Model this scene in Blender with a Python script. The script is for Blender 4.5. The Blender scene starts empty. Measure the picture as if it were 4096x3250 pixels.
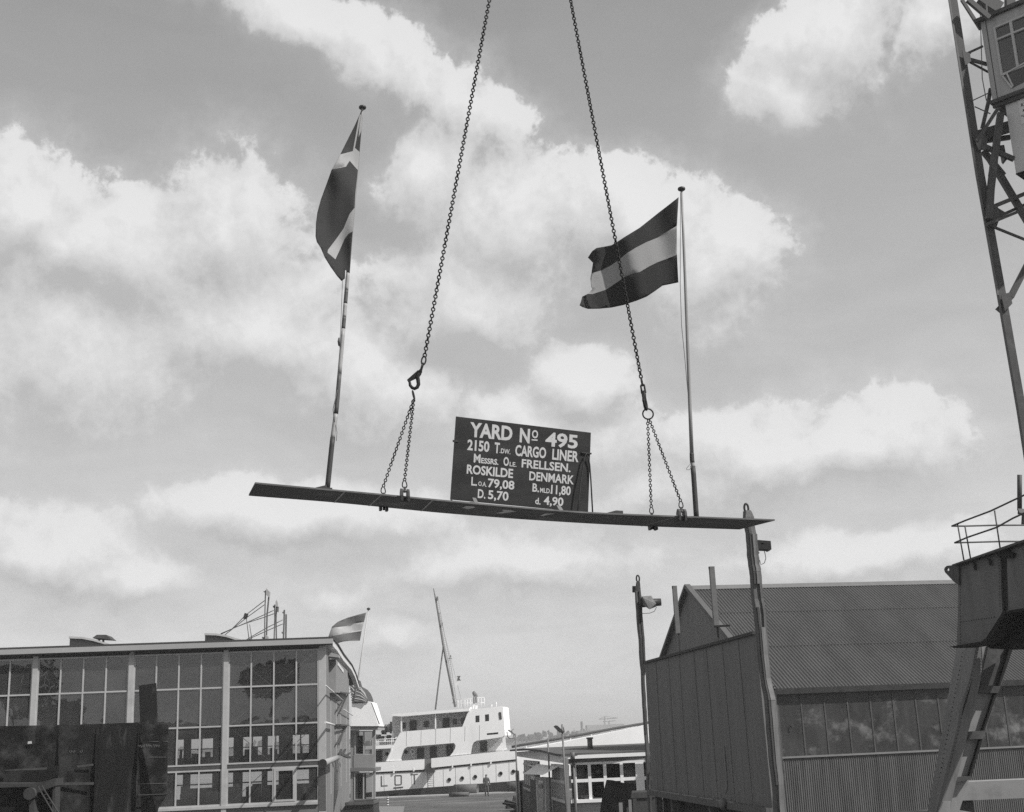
import bpy, bmesh, math, random
from mathutils import Vector, Matrix
from mathutils.geometry import delaunay_2d_cdt
random.seed(7)
S = bpy.context.scene
COL = S.collection
R = math.radians

# ------------------------------------------------------------------ camera
F = 5000.0                      # focal length in photograph pixels (4096 wide)
CX, CY = 2048.0, 1625.0
CAM = Vector((0, 0, 4.46))
PITCH, ROLL = 14.83, -2.4
CM = Matrix.Rotation(R(90 + PITCH), 3, 'X') @ Matrix.Rotation(R(ROLL), 3, 'Z')
cd = bpy.data.cameras.new('camera'); cam = bpy.data.objects.new('camera', cd); COL.objects.link(cam)
cam.matrix_world = Matrix.Translation(CAM) @ CM.to_4x4()
cd.sensor_width = 36; cd.lens = F / 4096 * 36; cd.clip_end = 20000; cd.clip_start = 0.1
S.camera = cam

# ------------------------------------------------------------------ exposure
S.view_settings.view_transform = 'Standard'; S.view_settings.look = 'None'
S.view_settings.gamma = 1; S.view_settings.exposure = 0.0
S.cycles.use_denoising = False
S.cycles.max_bounces = 6; S.cycles.transparent_max_bounces = 16

# ------------------------------------------------------------------ sun
SUN_DIR = Vector((0.87, -0.49, 0)).normalized()
SUN_EL = 46
sd = (SUN_DIR * math.cos(R(SUN_EL)) + Vector((0, 0, math.sin(R(SUN_EL))))).normalized()
sl = bpy.data.lights.new('sun', 'SUN'); sl.energy = 4.7; sl.angle = R(0.6); sl.color = (1, .985, .965)
so = bpy.data.objects.new('sun', sl); COL.objects.link(so)
so.rotation_euler = (-sd).to_track_quat('-Z', 'Y').to_euler(); so.location = (40, -40, 60)

# ------------------------------------------------------------------ pixel helpers (photo measurements -> points at a chosen distance)
def ray(px, py): return CM @ Vector(((px - CX) / F, -(py - CY) / F, -1))
def P(px, py, Y):
    d = ray(px, py); return CAM + d * (Y / d.y)
def RP(px, py, p0, n):
    d = ray(px, py); return CAM + d * ((p0 - CAM).dot(n) / d.dot(n))
def G(px, py, z=0.0):
    d = ray(px, py); return CAM + d * ((z - CAM.z) / d.z)
def PX(v):
    l = CM.transposed() @ (v - CAM); return (CX + F * l.x / -l.z, CY - F * l.y / -l.z)
def reg(ox, oy, s): return lambda *p: [(ox + p[i] * s, oy + p[i + 1] * s) for i in range(0, len(p), 2)]

# ------------------------------------------------------------------ sky
W = bpy.data.worlds.new('World'); S.world = W; W.use_nodes = True
def build_world():
    nt = W.node_tree; nt.nodes.clear(); N = nt.nodes.new; L = nt.links.new
    out = N('ShaderNodeOutputWorld'); bg = N('ShaderNodeBackground'); bg.inputs[1].default_value = 0.1
    L(bg.outputs[0], out.inputs[0])
    def setin(n, i, v):
        if hasattr(v, 'node'): L(v, n.inputs[i])
        else: n.inputs[i].default_value = v
    def M(op, a, b=0.0, c=None, clamp=False):
        n = N('ShaderNodeMath'); n.operation = op; n.use_clamp = clamp
        setin(n, 0, a); setin(n, 1, b)
        if c is not None: setin(n, 2, c)
        return n.outputs[0]
    sky = N('ShaderNodeTexSky'); sky.sky_type = 'NISHITA'; sky.sun_disc = False
    sky.sun_elevation = R(SUN_EL); sky.sun_rotation = math.atan2(SUN_DIR.x, SUN_DIR.y)
    sky.air_density = 1.0; sky.dust_density = 2.0; sky.ozone_density = 1.0
    bw = N('ShaderNodeRGBToBW'); L(sky.outputs[0], bw.inputs[0])
    tc = N('ShaderNodeTexCoord'); sp = N('ShaderNodeSeparateXYZ'); L(tc.outputs['Generated'], sp.inputs[0])
    az = M('ARCTAN2', sp.outputs[0], sp.outputs[1]); el = M('ARCSINE', sp.outputs[2])
    cb = N('ShaderNodeCombineXYZ'); L(az, cb.inputs[0]); L(el, cb.inputs[1])
    # cloud banks: (photo x, y of centre, half width, half height, tilt deg, strength)
    B = CLOUDS
    g = bpy.data.node_groups.new('cloud_field', 'ShaderNodeTree')
    g.interface.new_socket('Vector', in_out='INPUT', socket_type='NodeSocketVector')
    g.interface.new_socket('Field', in_out='OUTPUT', socket_type='NodeSocketFloat')
    gi = g.nodes.new('NodeGroupInput'); go = g.nodes.new('NodeGroupOutput')
    def GM(op, a, b=0.0, c=None):
        n = g.nodes.new('ShaderNodeMath'); n.operation = op
        for i, v in ((0, a), (1, b), (2, c)):
            if v is None: continue
            if hasattr(v, 'node'): g.links.new(v, n.inputs[i])
            else: n.inputs[i].default_value = v
        return n.outputs[0]
    def noise(scale, det, rough, vec=None, col=False):
        n = g.nodes.new('ShaderNodeTexNoise'); n.inputs['Scale'].default_value = scale
        n.inputs['Detail'].default_value = det; n.inputs['Roughness'].default_value = rough
        g.links.new(vec or gi.outputs[0], n.inputs['Vector']); return n.outputs[1 if col else 0]
    # domain warp
    wn = noise(9, 4, .55, col=True)
    v1 = g.nodes.new('ShaderNodeVectorMath'); v1.operation = 'SUBTRACT'; g.links.new(wn, v1.inputs[0]); v1.inputs[1].default_value = (.5, .5, .5)
    v2 = g.nodes.new('ShaderNodeVectorMath'); v2.operation = 'MULTIPLY_ADD'
    g.links.new(v1.outputs[0], v2.inputs[0]); v2.inputs[1].default_value = (.075, .075, 0); g.links.new(gi.outputs[0], v2.inputs[2])
    acc = None
    for (px, py, a, b, t, st) in B:
        d = ray(px, py).normalized(); A = math.atan2(d.x, d.y); E = math.asin(d.z)
        mp = g.nodes.new('ShaderNodeMapping'); mp.vector_type = 'TEXTURE'
        mp.inputs['Location'].default_value = (A, E, 0); mp.inputs['Rotation'].default_value = (0, 0, R(-t + 2.4))
        mp.inputs['Scale'].default_value = (a / F, b / F, 1)
        g.links.new(v2.outputs[0], mp.inputs['Vector'])
        ln = g.nodes.new('ShaderNodeVectorMath'); ln.operation = 'LENGTH'; g.links.new(mp.outputs[0], ln.inputs[0])
        q = GM('MULTIPLY_ADD', ln.outputs['Value'], -st, st)
        acc = q if acc is None else GM('SMOOTH_MAX', acc, q, .18)
    n1 = noise(10, 10, .58, v2.outputs[0]); n2 = noise(38, 6, .62)
    f = GM('MULTIPLY_ADD', n1, 1.45, GM('ADD', acc, -.67))
    bl = GM('ABSOLUTE', GM('MULTIPLY_ADD', n2, 2.0, -1.0))
    f = GM('MULTIPLY_ADD', bl, -.42, GM('ADD', f, .08))
    g.links.new(f, go.inputs[0])
    def field(vec):
        n = N('ShaderNodeGroup'); n.node_tree = g; L(vec, n.inputs[0]); return n.outputs[0]
    f0 = field(cb.outputs[0])
    off = N('ShaderNodeVectorMath'); off.operation = 'ADD'; L(cb.outputs[0], off.inputs[0]); off.inputs[1].default_value = (.008, .026, 0)
    f1 = field(off.outputs[0])
    lit = M('MULTIPLY_ADD', M('SUBTRACT', f0, f1), 1.1, .46, True)       # bright crowns, greyer bases
    mr = N('ShaderNodeMapRange'); mr.interpolation_type = 'SMOOTHSTEP'; L(f0, mr.inputs[0]); mr.inputs[1].default_value = -.06
    L(M('MULTIPLY_ADD', lit, -.46, .62), mr.inputs[2])                    # crisp crowns, soft bases
    veil = N('ShaderNodeMapRange'); veil.interpolation_type = 'SMOOTHSTEP'; L(f0, veil.inputs[0]); veil.inputs[1].default_value = -.55; veil.inputs[2].default_value = .5; veil.inputs[4].default_value = .45
    cov = M('MAXIMUM', mr.outputs[0], veil.outputs[0])
    dens = N('ShaderNodeMapRange'); L(f0, dens.inputs[0]); dens.inputs[1].default_value = .0; dens.inputs[2].default_value = .9
    cl = M('MULTIPLY_ADD', lit, CLOUD_B - CLOUD_A, CLOUD_A)
    cl = M('ADD', cl, M('MULTIPLY', dens.outputs[0], .5))
    low = N('ShaderNodeMapRange'); L(el, low.inputs[0]); low.inputs[1].default_value = 0; low.inputs[2].default_value = .6
    low.inputs[3].default_value = SKY_LOW; low.inputs[4].default_value = SKY_HIGH
    base = M('ADD', M('MULTIPLY', bw.outputs[0], .35), low.outputs[0])
    stv = N('ShaderNodeVectorMath'); stv.operation = 'MULTIPLY'; L(cb.outputs[0], stv.inputs[0]); stv.inputs[1].default_value = (1, 3.2, 1)   # thin streaks of low cloud
    stn = N('ShaderNodeTexNoise'); stn.inputs['Scale'].default_value = 9; stn.inputs['Detail'].default_value = 7; stn.inputs['Roughness'].default_value = .58; stn.inputs['Distortion'].default_value = .6; L(stv.outputs[0], stn.inputs['Vector'])
    lm = N('ShaderNodeMapRange'); L(el, lm.inputs[0]); lm.inputs[1].default_value = .0; lm.inputs[2].default_value = .40; lm.inputs[3].default_value = 3.4; lm.inputs[4].default_value = .5
    base = M('ADD', base, M('MULTIPLY', M('SUBTRACT', stn.outputs[0], .46), lm.outputs[0]))
    mx = N('ShaderNodeMix'); mx.data_type = 'FLOAT'; L(cov, mx.inputs[0]); L(base, mx.inputs[2]); L(cl, mx.inputs[3])
    L(mx.outputs[0], bg.inputs[0])
CLOUD_A, CLOUD_B, SKY_LOW, SKY_HIGH = 4.7, 7.7, 5.8, 2.5
CLOUDS = [
    (100, 830, 420, 270, 10, 1.0), (420, 1000, 620, 300, 12, 1.0), (900, 930, 420, 330, -15, .9), (1000, 1300, 640, 340, 20, 1.0),
    (300, 1450, 560, 340, 0, .85), (1500, 1500, 440, 270, 30, .9),
    (1720, 720, 260, 260, 20, 1.05), (2050, 900, 420, 330, 12, 1.0), (2500, 900, 520, 280, 8, 1.1), (2880, 1060, 340, 300, 10, 1.05), (1850, 1180, 460, 280, 10, 1.0),
    (2330, 1520, 240, 210, 0, 1.0), (2200, 1750, 460, 220, 0, 1.0),
    (3050, 1780, 420, 230, 5, 1.0), (3450, 1800, 400, 210, 8, 1.05), (2750, 1950, 700, 160, 0, .7),
    (3350, 130, 420, 240, -20, 1.1), (3150, 330, 260, 170, 0, .9), (3800, 60, 300, 160, -15, .6),
    (1150, 40, 420, 130, 15, .66), (1500, 240, 480, 170, 25, .62), (1850, 430, 280, 170, 30, .6),
    (180, 2170, 420, 210, 12, 1.05), (520, 2330, 420, 120, 5, .8),
    (1300, 2080, 680, 200, 5, .95), (2000, 2260, 900, 190, 2, .85), (3400, 2230, 650, 140, 3, .85), (1350, 2400, 260, 70, 10, .6), (1620, 2540, 200, 60, 10, .55),
    # the rest of the sky, outside the photograph
    (-1500, 900, 900, 420, 10, .9), (-2800, 1500, 900, 420, 0, .9), (5600, 700, 900, 420, -10, .9), (6800, 1700, 900, 420, 0, .9), (1500, -1500, 1200, 500, 20, .8), (3600, -1300, 900, 400, 0, .8),
]
build_world()

# ------------------------------------------------------------------ mesh helpers
class MB:
    def __init__(s): s.v = []; s.f = []; s.m = []; s.sm = []
    def add(s, vs, fs, mi=0, smooth=False):
        o = len(s.v); s.v += [Vector(v) for v in vs]
        for f in fs: s.f.append([i + o for i in f]); s.m.append(mi); s.sm.append(smooth)
        return s
    def obox(s, p, a, b, c, mi=0):
        p = Vector(p); a = Vector(a); b = Vector(b); c = Vector(c)
        if a.cross(b).dot(c) < 0: p = p + c; c = -c
        v = [p, p + a, p + a + b, p + b, p + c, p + a + c, p + a + b + c, p + b + c]
        return s.add(v, [(3, 2, 1, 0), (4, 5, 6, 7), (0, 1, 5, 4), (1, 2, 6, 5), (2, 3, 7, 6), (3, 0, 4, 7)], mi)
    def box(s, c, d, rz=0.0, mi=0):
        m = Matrix.Rotation(rz, 3, 'Z'); a = m @ Vector((d[0], 0, 0)); b = m @ Vector((0, d[1], 0)); e = Vector((0, 0, d[2]))
        return s.obox(Vector(c) - (a + b + e) / 2, a, b, e, mi)
    def bar(s, p0, p1, w, h, up=(0, 0, 1), mi=0):
        p0 = Vector(p0); p1 = Vector(p1); d = p1 - p0; dn = d.normalized(); up = Vector(up)
        x = dn.cross(up)
        if x.length < 1e-4: x = dn.cross(Vector((0, 1, 0)))
        x.normalize(); z = x.cross(dn).normalized()
        return s.obox(p0 - x * w / 2 - z * h / 2, d, x * w, z * h, mi)
    def path(s, pts, r, n=8, mi=0, closed=False, caps=True):
        pts = [Vector(p) for p in pts]; k = len(pts)
        rs = r if isinstance(r, (list, tuple)) else [r] * k
        rings = []; ref = None
        for i, p in enumerate(pts):
            if closed: t = pts[(i + 1) % k] - pts[i - 1]
            else: t = pts[min(i + 1, k - 1)] - pts[max(i - 1, 0)]
            t.normalize()
            if ref is None:
                ref = t.orthogonal().normalized()
            ref = (ref - t * ref.dot(t)).normalized(); b = t.cross(ref)
            rings.append([p + (ref * math.cos(2 * math.pi * j / n) + b * math.sin(2 * math.pi * j / n)) * rs[i] for j in range(n)])
        vs = [v for rg in rings for v in rg]; fs = []
        for i in range(k if closed else k - 1):
            a = i * n; b = ((i + 1) % k) * n
            for j in range(n): fs.append((a + j, a + (j + 1) % n, b + (j + 1) % n, b + j))
        s.add(vs, fs, mi, True)
        if not closed and caps:
            o = len(s.v) - len(vs)
            s.f.append([o + j for j in reversed(range(n))]); s.m.append(mi); s.sm.append(False)
            s.f.append([o + (k - 1) * n + j for j in range(n)]); s.m.append(mi); s.sm.append(False)
        return s
    def tube(s, p0, p1, r, r2=None, n=10, mi=0): return s.path([p0, p1], [r, r if r2 is None else r2], n, mi)
    def prism(s, pts, vec, mi=0):
        pts = [Vector(p) for p in pts]; vec = Vector(vec); k = len(pts)
        nn = Vector((0, 0, 0))
        for i in range(k): nn += pts[i].cross(pts[(i + 1) % k])
        if nn.dot(vec) > 0: pts.reverse()
        v = pts + [p + vec for p in pts]
        fs = [tuple(range(k)), tuple(reversed(range(k, 2 * k)))]
        for i in range(k): fs.append((i, k + i, k + (i + 1) % k, (i + 1) % k))
        return s.add(v, fs, mi)
    def quad(s, a, b, c, d, mi=0): return s.add([a, b, c, d], [(0, 1, 2, 3)], mi)
    def lathe(s, c, prof, n=16, mi=0):
        c = Vector(c); vs = []; fs = []
        for r, z in prof: vs += [c + Vector((r * math.cos(2 * math.pi * j / n), r * math.sin(2 * math.pi * j / n), z)) for j in range(n)]
        for i in range(len(prof) - 1):
            for j in range(n): fs.append((i * n + j, i * n + (j + 1) % n, (i + 1) * n + (j + 1) % n, (i + 1) * n + j))
        return s.add(vs, fs, mi, True)
    def holed(s, outer, holes, to3, vec, mi=0):
        """flat plate with holes; outer/holes are 2-D lists, to3 maps 2-D -> 3-D, vec is the thickness"""
        loops = [outer] + list(holes); vs = []; es = []
        for lp in loops:
            o = len(vs); vs += [Vector(p) for p in lp]; es += [(o + i, o + (i + 1) % len(lp)) for i in range(len(lp))]
        r = delaunay_2d_cdt(vs, es, [], 0, 1e-6); v2, fs = r[0], r[2]
        keep = []
        for f in fs:
            c = sum((v2[i] for i in f), Vector((0, 0))) / len(f)
            if inside(c, outer) and not any(inside(c, h) for h in holes): keep.append(f)
        vec = Vector(vec); front = [to3(v.x, v.y) for v in v2]
        o = len(v2)
        ff = []
        for f in keep:
            a, b, c = (front[i] for i in f[:3])
            f = list(f)
            if (b - a).cross(c - a).dot(vec) > 0: f.reverse()
            ff.append(tuple(f)); ff.append(tuple(i + o for i in reversed(f)))
        s.add(front + [p + vec for p in front], ff, mi)
        for k, lp in enumerate(loops):
            q = [to3(*p) for p in lp]; n = len(q)
            s.add(q + [p + vec for p in q], [(i, (i + 1) % n, n + (i + 1) % n, n + i) for i in range(n)], mi)
        return s
    def build(s, name, mats, parent=None, loc=None, **kw):
        me = bpy.data.meshes.new(name)
        base = WL[parent.name] if parent else (Vector(loc) if loc is not None else s.base())
        me.from_pydata([tuple(v - base) for v in s.v], [], s.f); me.validate(clean_customdata=False)
        if not isinstance(mats, (list, tuple)): mats = [mats]
        for m in mats: me.materials.append(m)
        if len(me.polygons) == len(s.m):
            me.polygons.foreach_set('material_index', s.m); me.polygons.foreach_set('use_smooth', s.sm)
        bm = bmesh.new(); bm.from_mesh(me); bmesh.ops.recalc_face_normals(bm, faces=bm.faces) if kw.pop('recalc', True) else None
        bm.to_mesh(me); bm.free(); me.update()
        o = bpy.data.objects.new(name, me); COL.objects.link(o)
        if parent: o.parent = parent
        else: o.location = base
        WL[o.name] = base
        if parent is None: tag(o, **kw)
        elif kw.get('label') or kw.get('kind'): tag(o, **kw)
        return o
    def base(s):
        zs = min(v.z for v in s.v); n = len(s.v)
        return Vector((sum(v.x for v in s.v) / n, sum(v.y for v in s.v) / n, zs))
WL = {}
def inside(p, poly):
    x, y = p[0], p[1]; c = False; n = len(poly); j = n - 1
    for i in range(n):
        xi, yi = poly[i]; xj, yj = poly[j]
        if (yi > y) != (yj > y) and x < (xj - xi) * (y - yi) / (yj - yi) + xi: c = not c
        j = i
    return c
def tag(o, label=None, cat=None, group=None, kind=None):
    if label: o['label'] = label
    if cat: o['category'] = cat
    if group: o['group'] = group
    if kind: o['kind'] = kind
    return o
def thing(name, loc, label, cat, group=None):
    o = bpy.data.objects.new(name, None); COL.objects.link(o); o.location = loc; o.empty_display_size = .3
    WL[o.name] = Vector(loc); return tag(o, label, cat, group)
def pxplate(mb, pts, Y, thick, mi=0): return mb.prism([P(x, y, Y) for x, y in pts], (0, thick, 0), mi)

# ------------------------------------------------------------------ materials (black-and-white photograph: neutral greys)
MATS = {}
def mat(name, v, rough=.7, var=.18, scale=3.0, stretch=(1, 1, 1), metal=0.0, bump=0.0, bscale=None, spec=.35, stain=None, sscale=1.2, sst=(1, 1, 1), fine=.0, cover=(.52, .68)):
    if name in MATS: return MATS[name]
    m = bpy.data.materials.new(name); m.use_nodes = True; MATS[name] = m
    nt = m.node_tree; N = nt.nodes.new; L = nt.links.new; b = nt.nodes['Principled BSDF']
    b.inputs['Roughness'].default_value = rough; b.inputs['Metallic'].default_value = metal; b.inputs['Specular IOR Level'].default_value = spec
    tc = N('ShaderNodeTexCoord'); mp = N('ShaderNodeMapping'); mp.inputs['Scale'].default_value = stretch; L(tc.outputs['Object'], mp.inputs[0])
    n = N('ShaderNodeTexNoise'); n.inputs['Scale'].default_value = scale; n.inputs['Detail'].default_value = 6; n.inputs['Roughness'].default_value = .62
    L(mp.outputs[0], n.inputs['Vector'])
    mr = N('ShaderNodeMapRange'); L(n.outputs[0], mr.inputs[0]); mr.inputs[1].default_value = .25; mr.inputs[2].default_value = .75
    mr.inputs[3].default_value = v * (1 - var); mr.inputs[4].default_value = v * (1 + var)
    val = mr.outputs[0]
    if stain is not None:
        mp2 = N('ShaderNodeMapping'); mp2.inputs['Scale'].default_value = sst; L(tc.outputs['Object'], mp2.inputs[0])
        n2 = N('ShaderNodeTexNoise'); n2.inputs['Scale'].default_value = sscale; n2.inputs['Detail'].default_value = 5; n2.inputs['Roughness'].default_value = .65; L(mp2.outputs[0], n2.inputs['Vector'])
        r2 = N('ShaderNodeMapRange'); r2.interpolation_type = 'SMOOTHSTEP'; L(n2.outputs[0], r2.inputs[0]); r2.inputs[1].default_value = cover[0]; r2.inputs[2].default_value = cover[1]
        mx = N('ShaderNodeMix'); mx.data_type = 'FLOAT'; L(r2.outputs[0], mx.inputs[0]); L(val, mx.inputs[2]); mx.inputs[3].default_value = stain; val = mx.outputs[0]
    L(val, b.inputs['Base Color'])
    rr = N('ShaderNodeMapRange'); L(n.outputs[0], rr.inputs[0]); rr.inputs[1].default_value = .3; rr.inputs[2].default_value = .7
    rr.inputs[3].default_value = max(.02, rough - .1); rr.inputs[4].default_value = min(1, rough + .1); L(rr.outputs[0], b.inputs['Roughness'])
    if bump:
        n3 = N('ShaderNodeTexNoise'); n3.inputs['Scale'].default_value = bscale or scale * 6; n3.inputs['Detail'].default_value = 4; L(mp.outputs[0], n3.inputs['Vector'])
        bp = N('ShaderNodeBump'); bp.inputs['Strength'].default_value = bump; bp.inputs['Distance'].default_value = .02; L(n3.outputs[0], bp.inputs['Height']); L(bp.outputs[0], b.inputs['Normal'])
    return m
def brick(name, v, mortar, scale):
    m = mat(name, v, .85); nt = m.node_tree; b = nt.nodes['Principled BSDF']
    tc = nt.nodes.new('ShaderNodeTexCoord'); mp = nt.nodes.new('ShaderNodeMapping'); mp.inputs['Rotation'].default_value = (R(90), 0, 0)
    nt.links.new(tc.outputs['Object'], mp.inputs[0])
    br = nt.nodes.new('ShaderNodeTexBrick'); br.inputs['Scale'].default_value = scale
    br.inputs['Color1'].default_value = (v, v, v, 1); br.inputs['Color2'].default_value = (v * .6, v * .6, v * .6, 1); br.inputs['Mortar'].default_value = (mortar, mortar, mortar, 1)
    nt.links.new(mp.outputs[0], br.inputs['Vector']); nt.links.new(br.outputs[0], b.inputs['Base Color']); return m
def glass(name, tint=.5, refl=.10, rough=.01, wave=.0, dust=.0):
    m = bpy.data.materials.new(name); m.use_nodes = True; nt = m.node_tree; nt.nodes.clear(); N = nt.nodes.new; L = nt.links.new
    out = N('ShaderNodeOutputMaterial'); tr = N('ShaderNodeBsdfTransparent'); tr.inputs[0].default_value = (tint, tint, tint, 1)
    gl = N('ShaderNodeBsdfGlossy'); gl.inputs['Roughness'].default_value = rough; gl.inputs[0].default_value = (.95, .95, .95, 1)
    fr = N('ShaderNodeFresnel'); fr.inputs[0].default_value = 1.5; mx = N('ShaderNodeMixShader')
    ad = N('ShaderNodeMath'); ad.operation = 'ADD'; ad.use_clamp = True; L(fr.outputs[0], ad.inputs[0]); ad.inputs[1].default_value = refl
    L(ad.outputs[0], mx.inputs[0]); L(tr.outputs[0], mx.inputs[1]); L(gl.outputs[0], mx.inputs[2])
    if dust:
        df = N('ShaderNodeBsdfDiffuse'); df.inputs[0].default_value = (.6, .6, .6, 1); m2 = N('ShaderNodeMixShader'); t2 = N('ShaderNodeTexCoord'); nn = N('ShaderNodeTexNoise'); nn.inputs['Scale'].default_value = .7; nn.inputs['Detail'].default_value = 5
        L(t2.outputs['Object'], nn.inputs['Vector']); q = N('ShaderNodeMapRange'); L(nn.outputs[0], q.inputs[0]); q.inputs[1].default_value = .3; q.inputs[2].default_value = .7; q.inputs[3].default_value = dust * .5; q.inputs[4].default_value = dust * 1.5
        L(q.outputs[0], m2.inputs[0]); L(mx.outputs[0], m2.inputs[1]); L(df.outputs[0], m2.inputs[2]); L(m2.outputs[0], out.inputs[0])
    else: L(mx.outputs[0], out.inputs[0])
    if wave:
        tc = N('ShaderNodeTexCoord'); n = N('ShaderNodeTexNoise'); n.inputs['Scale'].default_value = .9; L(tc.outputs['Object'], n.inputs['Vector'])
        bp = N('ShaderNodeBump'); bp.inputs['Strength'].default_value = wave; bp.inputs['Distance'].default_value = .05; L(n.outputs[0], bp.inputs['Height']); L(bp.outputs[0], gl.inputs['Normal'])
    MATS[name] = m; return m

m_steel = mat('dark_steel_plate', .035, .55, .3, 2.0, stain=.07, sscale=.9, sst=(1, 1, 2), metal=.0)
m_chain = mat('chain_iron', .02, .6, .3, 20, spec=.2)
m_wood = mat('varnished_pole_wood', .26, .45, .2, 3, (6, 6, .6))
m_white = mat('white_paint', .74, .5, .05, 1.5, stain=.62, sscale=.5, sst=(1.2, 1.2, .3))
m_shipwhite = mat('ship_white_paint', .87, .4, .03, .5, stain=.76, sscale=.35, sst=(1.2, 1, .35), cover=(.56, .75))
m_dark = mat('black_paint', .025, .5, .3, 3)
m_grey = mat('grey_paint', .22, .6, .2, 2)
m_lead = mat('light_grey_paint', .36, .6, .1, 1.0, (1, 1, .3))
m_timber = mat('weathered_timber', .12, .85, .45, 4, (5, 5, .35), bump=.5)
m_timber_dark = mat('dark_timber', .06, .85, .35, 4, (5, 5, .35), bump=.5)
m_chalk = mat('chalk_mark', .16, .9, .2, 8)

# ------------------------------------------------------------------ setting: ground, water, far shore
QY = 107.0
def build_setting():
    m_ground = mat('yard_ground', .085, .9, .35, .35, stain=.16, sscale=.22, bump=.3, bscale=6, sst=(.35, 1, 1))
    mb = MB(); mb.quad((-240, -250, 0), (240, -250, 0), (240, QY + 1.5, 0), (-240, QY + 1.5, 0))
    mb.build('ground', m_ground, loc=(0, 0, 0), kind='structure', recalc=False)
    mb = MB(); mb.box((0, QY + 1.9, -1.45), (480, .8, 3.1)); mb.build('quay_edge', mat('quay_concrete', .42, .85, .2, 1.0, bump=.2), loc=(0, QY + 1.9, -3), kind='structure')
    mb = MB(); a = G(1512, 3226, .004); b = G(1618, 3226, .004); mb.quad(a, b, (b.x * .7, 62, .004), (a.x * .6, 62, .004)); mb.build('pavement', mat('paving_concrete', .2, .85, .2, 1.2), loc=a, kind='structure', recalc=False)
    m_water = mat('river_water', .10, .16, .2, .05, bump=.35, bscale=.5, spec=.5)
    mb = MB(); mb.quad((-6000, QY + 2.2, -1.6), (6000, QY + 2.2, -1.6), (6000, 12000, -1.6), (-6000, 12000, -1.6)); mb.build('river_water', m_water, loc=(0, QY, -1.6), kind='structure', recalc=False)
    mb = MB(); mb.add([(-6000, 1050, -1.7), (6000, 1050, -1.7), (6000, 1056, -.2), (-6000, 1056, -.2), (6000, 12000, .5), (-6000, 12000, .5)], [(0, 1, 2, 3), (3, 2, 4, 5)])
    mb.build('far_shore', mat('far_grass', .09, .9, .3, .02), loc=(0, 1050, -1.7), kind='structure', recalc=False)
build_setting()

# ================================================================== THE LIFTED KEEL PLATE AND WHAT HANGS ON IT
LD = Vector((.9636, .267, 0)); TD = Vector((-.267, .9636, 0))
N0 = P(1020, 1935, 16.8); PW = 1.1
def NP(px, py, off=0.0): return RP(px, py, N0 + TD * off, TD)         # point on the vertical plane standing 'off' metres behind the plate's near edge
near = [(1020.5, 1935.8), (1250.5, 1957), (1377, 1968), (1540, 1983), (1750, 2004), (2100, 2036), (2350, 2055), (2616, 2066), (2817, 2073), (3100, 2083.5)]
far = [(995, 1984), (1332, 2010), (1525, 2029), (1750, 2052), (2100, 2079.5), (2350, 2095), (2593, 2107), (2800, 2114), (2958, 2119)]
def resample(pts, n):
    L = [0]
    for a, b in zip(pts, pts[1:]): L.append(L[-1] + (b - a).length)
    out = []; j = 0
    for i in range(n):
        t = L[-1] * i / (n - 1)
        while j < len(pts) - 2 and L[j + 1] < t: j += 1
        out.append(pts[j].lerp(pts[j + 1], (t - L[j]) / (L[j + 1] - L[j])))
    return out
NE = resample([NP(*p) for p in near], 41); FE = resample([NP(*p, PW) for p in far], 41)
def smooth(ps):
    for _ in range(3): ps = [ps[0]] + [(ps[i - 1] + ps[i] * 2 + ps[i + 1]) / 4 for i in range(1, len(ps) - 1)] + [ps[-1]]
    return ps
NE = smooth(NE); FE = smooth(FE)
mb = MB(); up = Vector((0, 0, .022)); n = len(NE)
mb.add(NE + FE + [p + up for p in NE] + [p + up for p in FE],
       [(i, i + n, i + n + 1, i + 1) for i in range(n - 1)] + [(2 * n + i, 2 * n + i + 1, 3 * n + i + 1, 3 * n + i) for i in range(n - 1)] +
       [(i, i + 1, 2 * n + i + 1, 2 * n + i) for i in range(n - 1)] + [(n + i + 1, n + i, 3 * n + i, 3 * n + i + 1) for i in range(n - 1)] + [(0, 2 * n, 3 * n, n), (n - 1, 2 * n - 1, 4 * n - 1, 3 * n - 1)])
keel = thing('keel_plate', NE[0], 'long dark steel keel plate hanging level in the air from two chains', 'steel plate')
mb.build('plate', mat('keel_steel', .13, .65, .35, 1.6, spec=.2, stain=.25, sscale=1.2, cover=(.5, .75)), keel)
def on_plate(t, s, dz=0.0):                                            # t 0..1 along, s 0..1 across
    k = t * (n - 1); i = min(int(k), n - 2); f = k - i
    return NE[i].lerp(NE[i + 1], f).lerp(FE[i].lerp(FE[i + 1], f), s) + Vector((0, 0, dz))
def t_at(px):
    lo, hi = 0.0, 1.0
    for _ in range(40):
        m = (lo + hi) / 2
        if PX(on_plate(m, 0))[0] < px: lo = m
        else: hi = m
    return lo
def tf_at(px):
    lo, hi = 0.0, 1.0
    for _ in range(40):
        m = (lo + hi) / 2
        if PX(on_plate(m, 1))[0] < px: lo = m
        else: hi = m
    return lo
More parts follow.
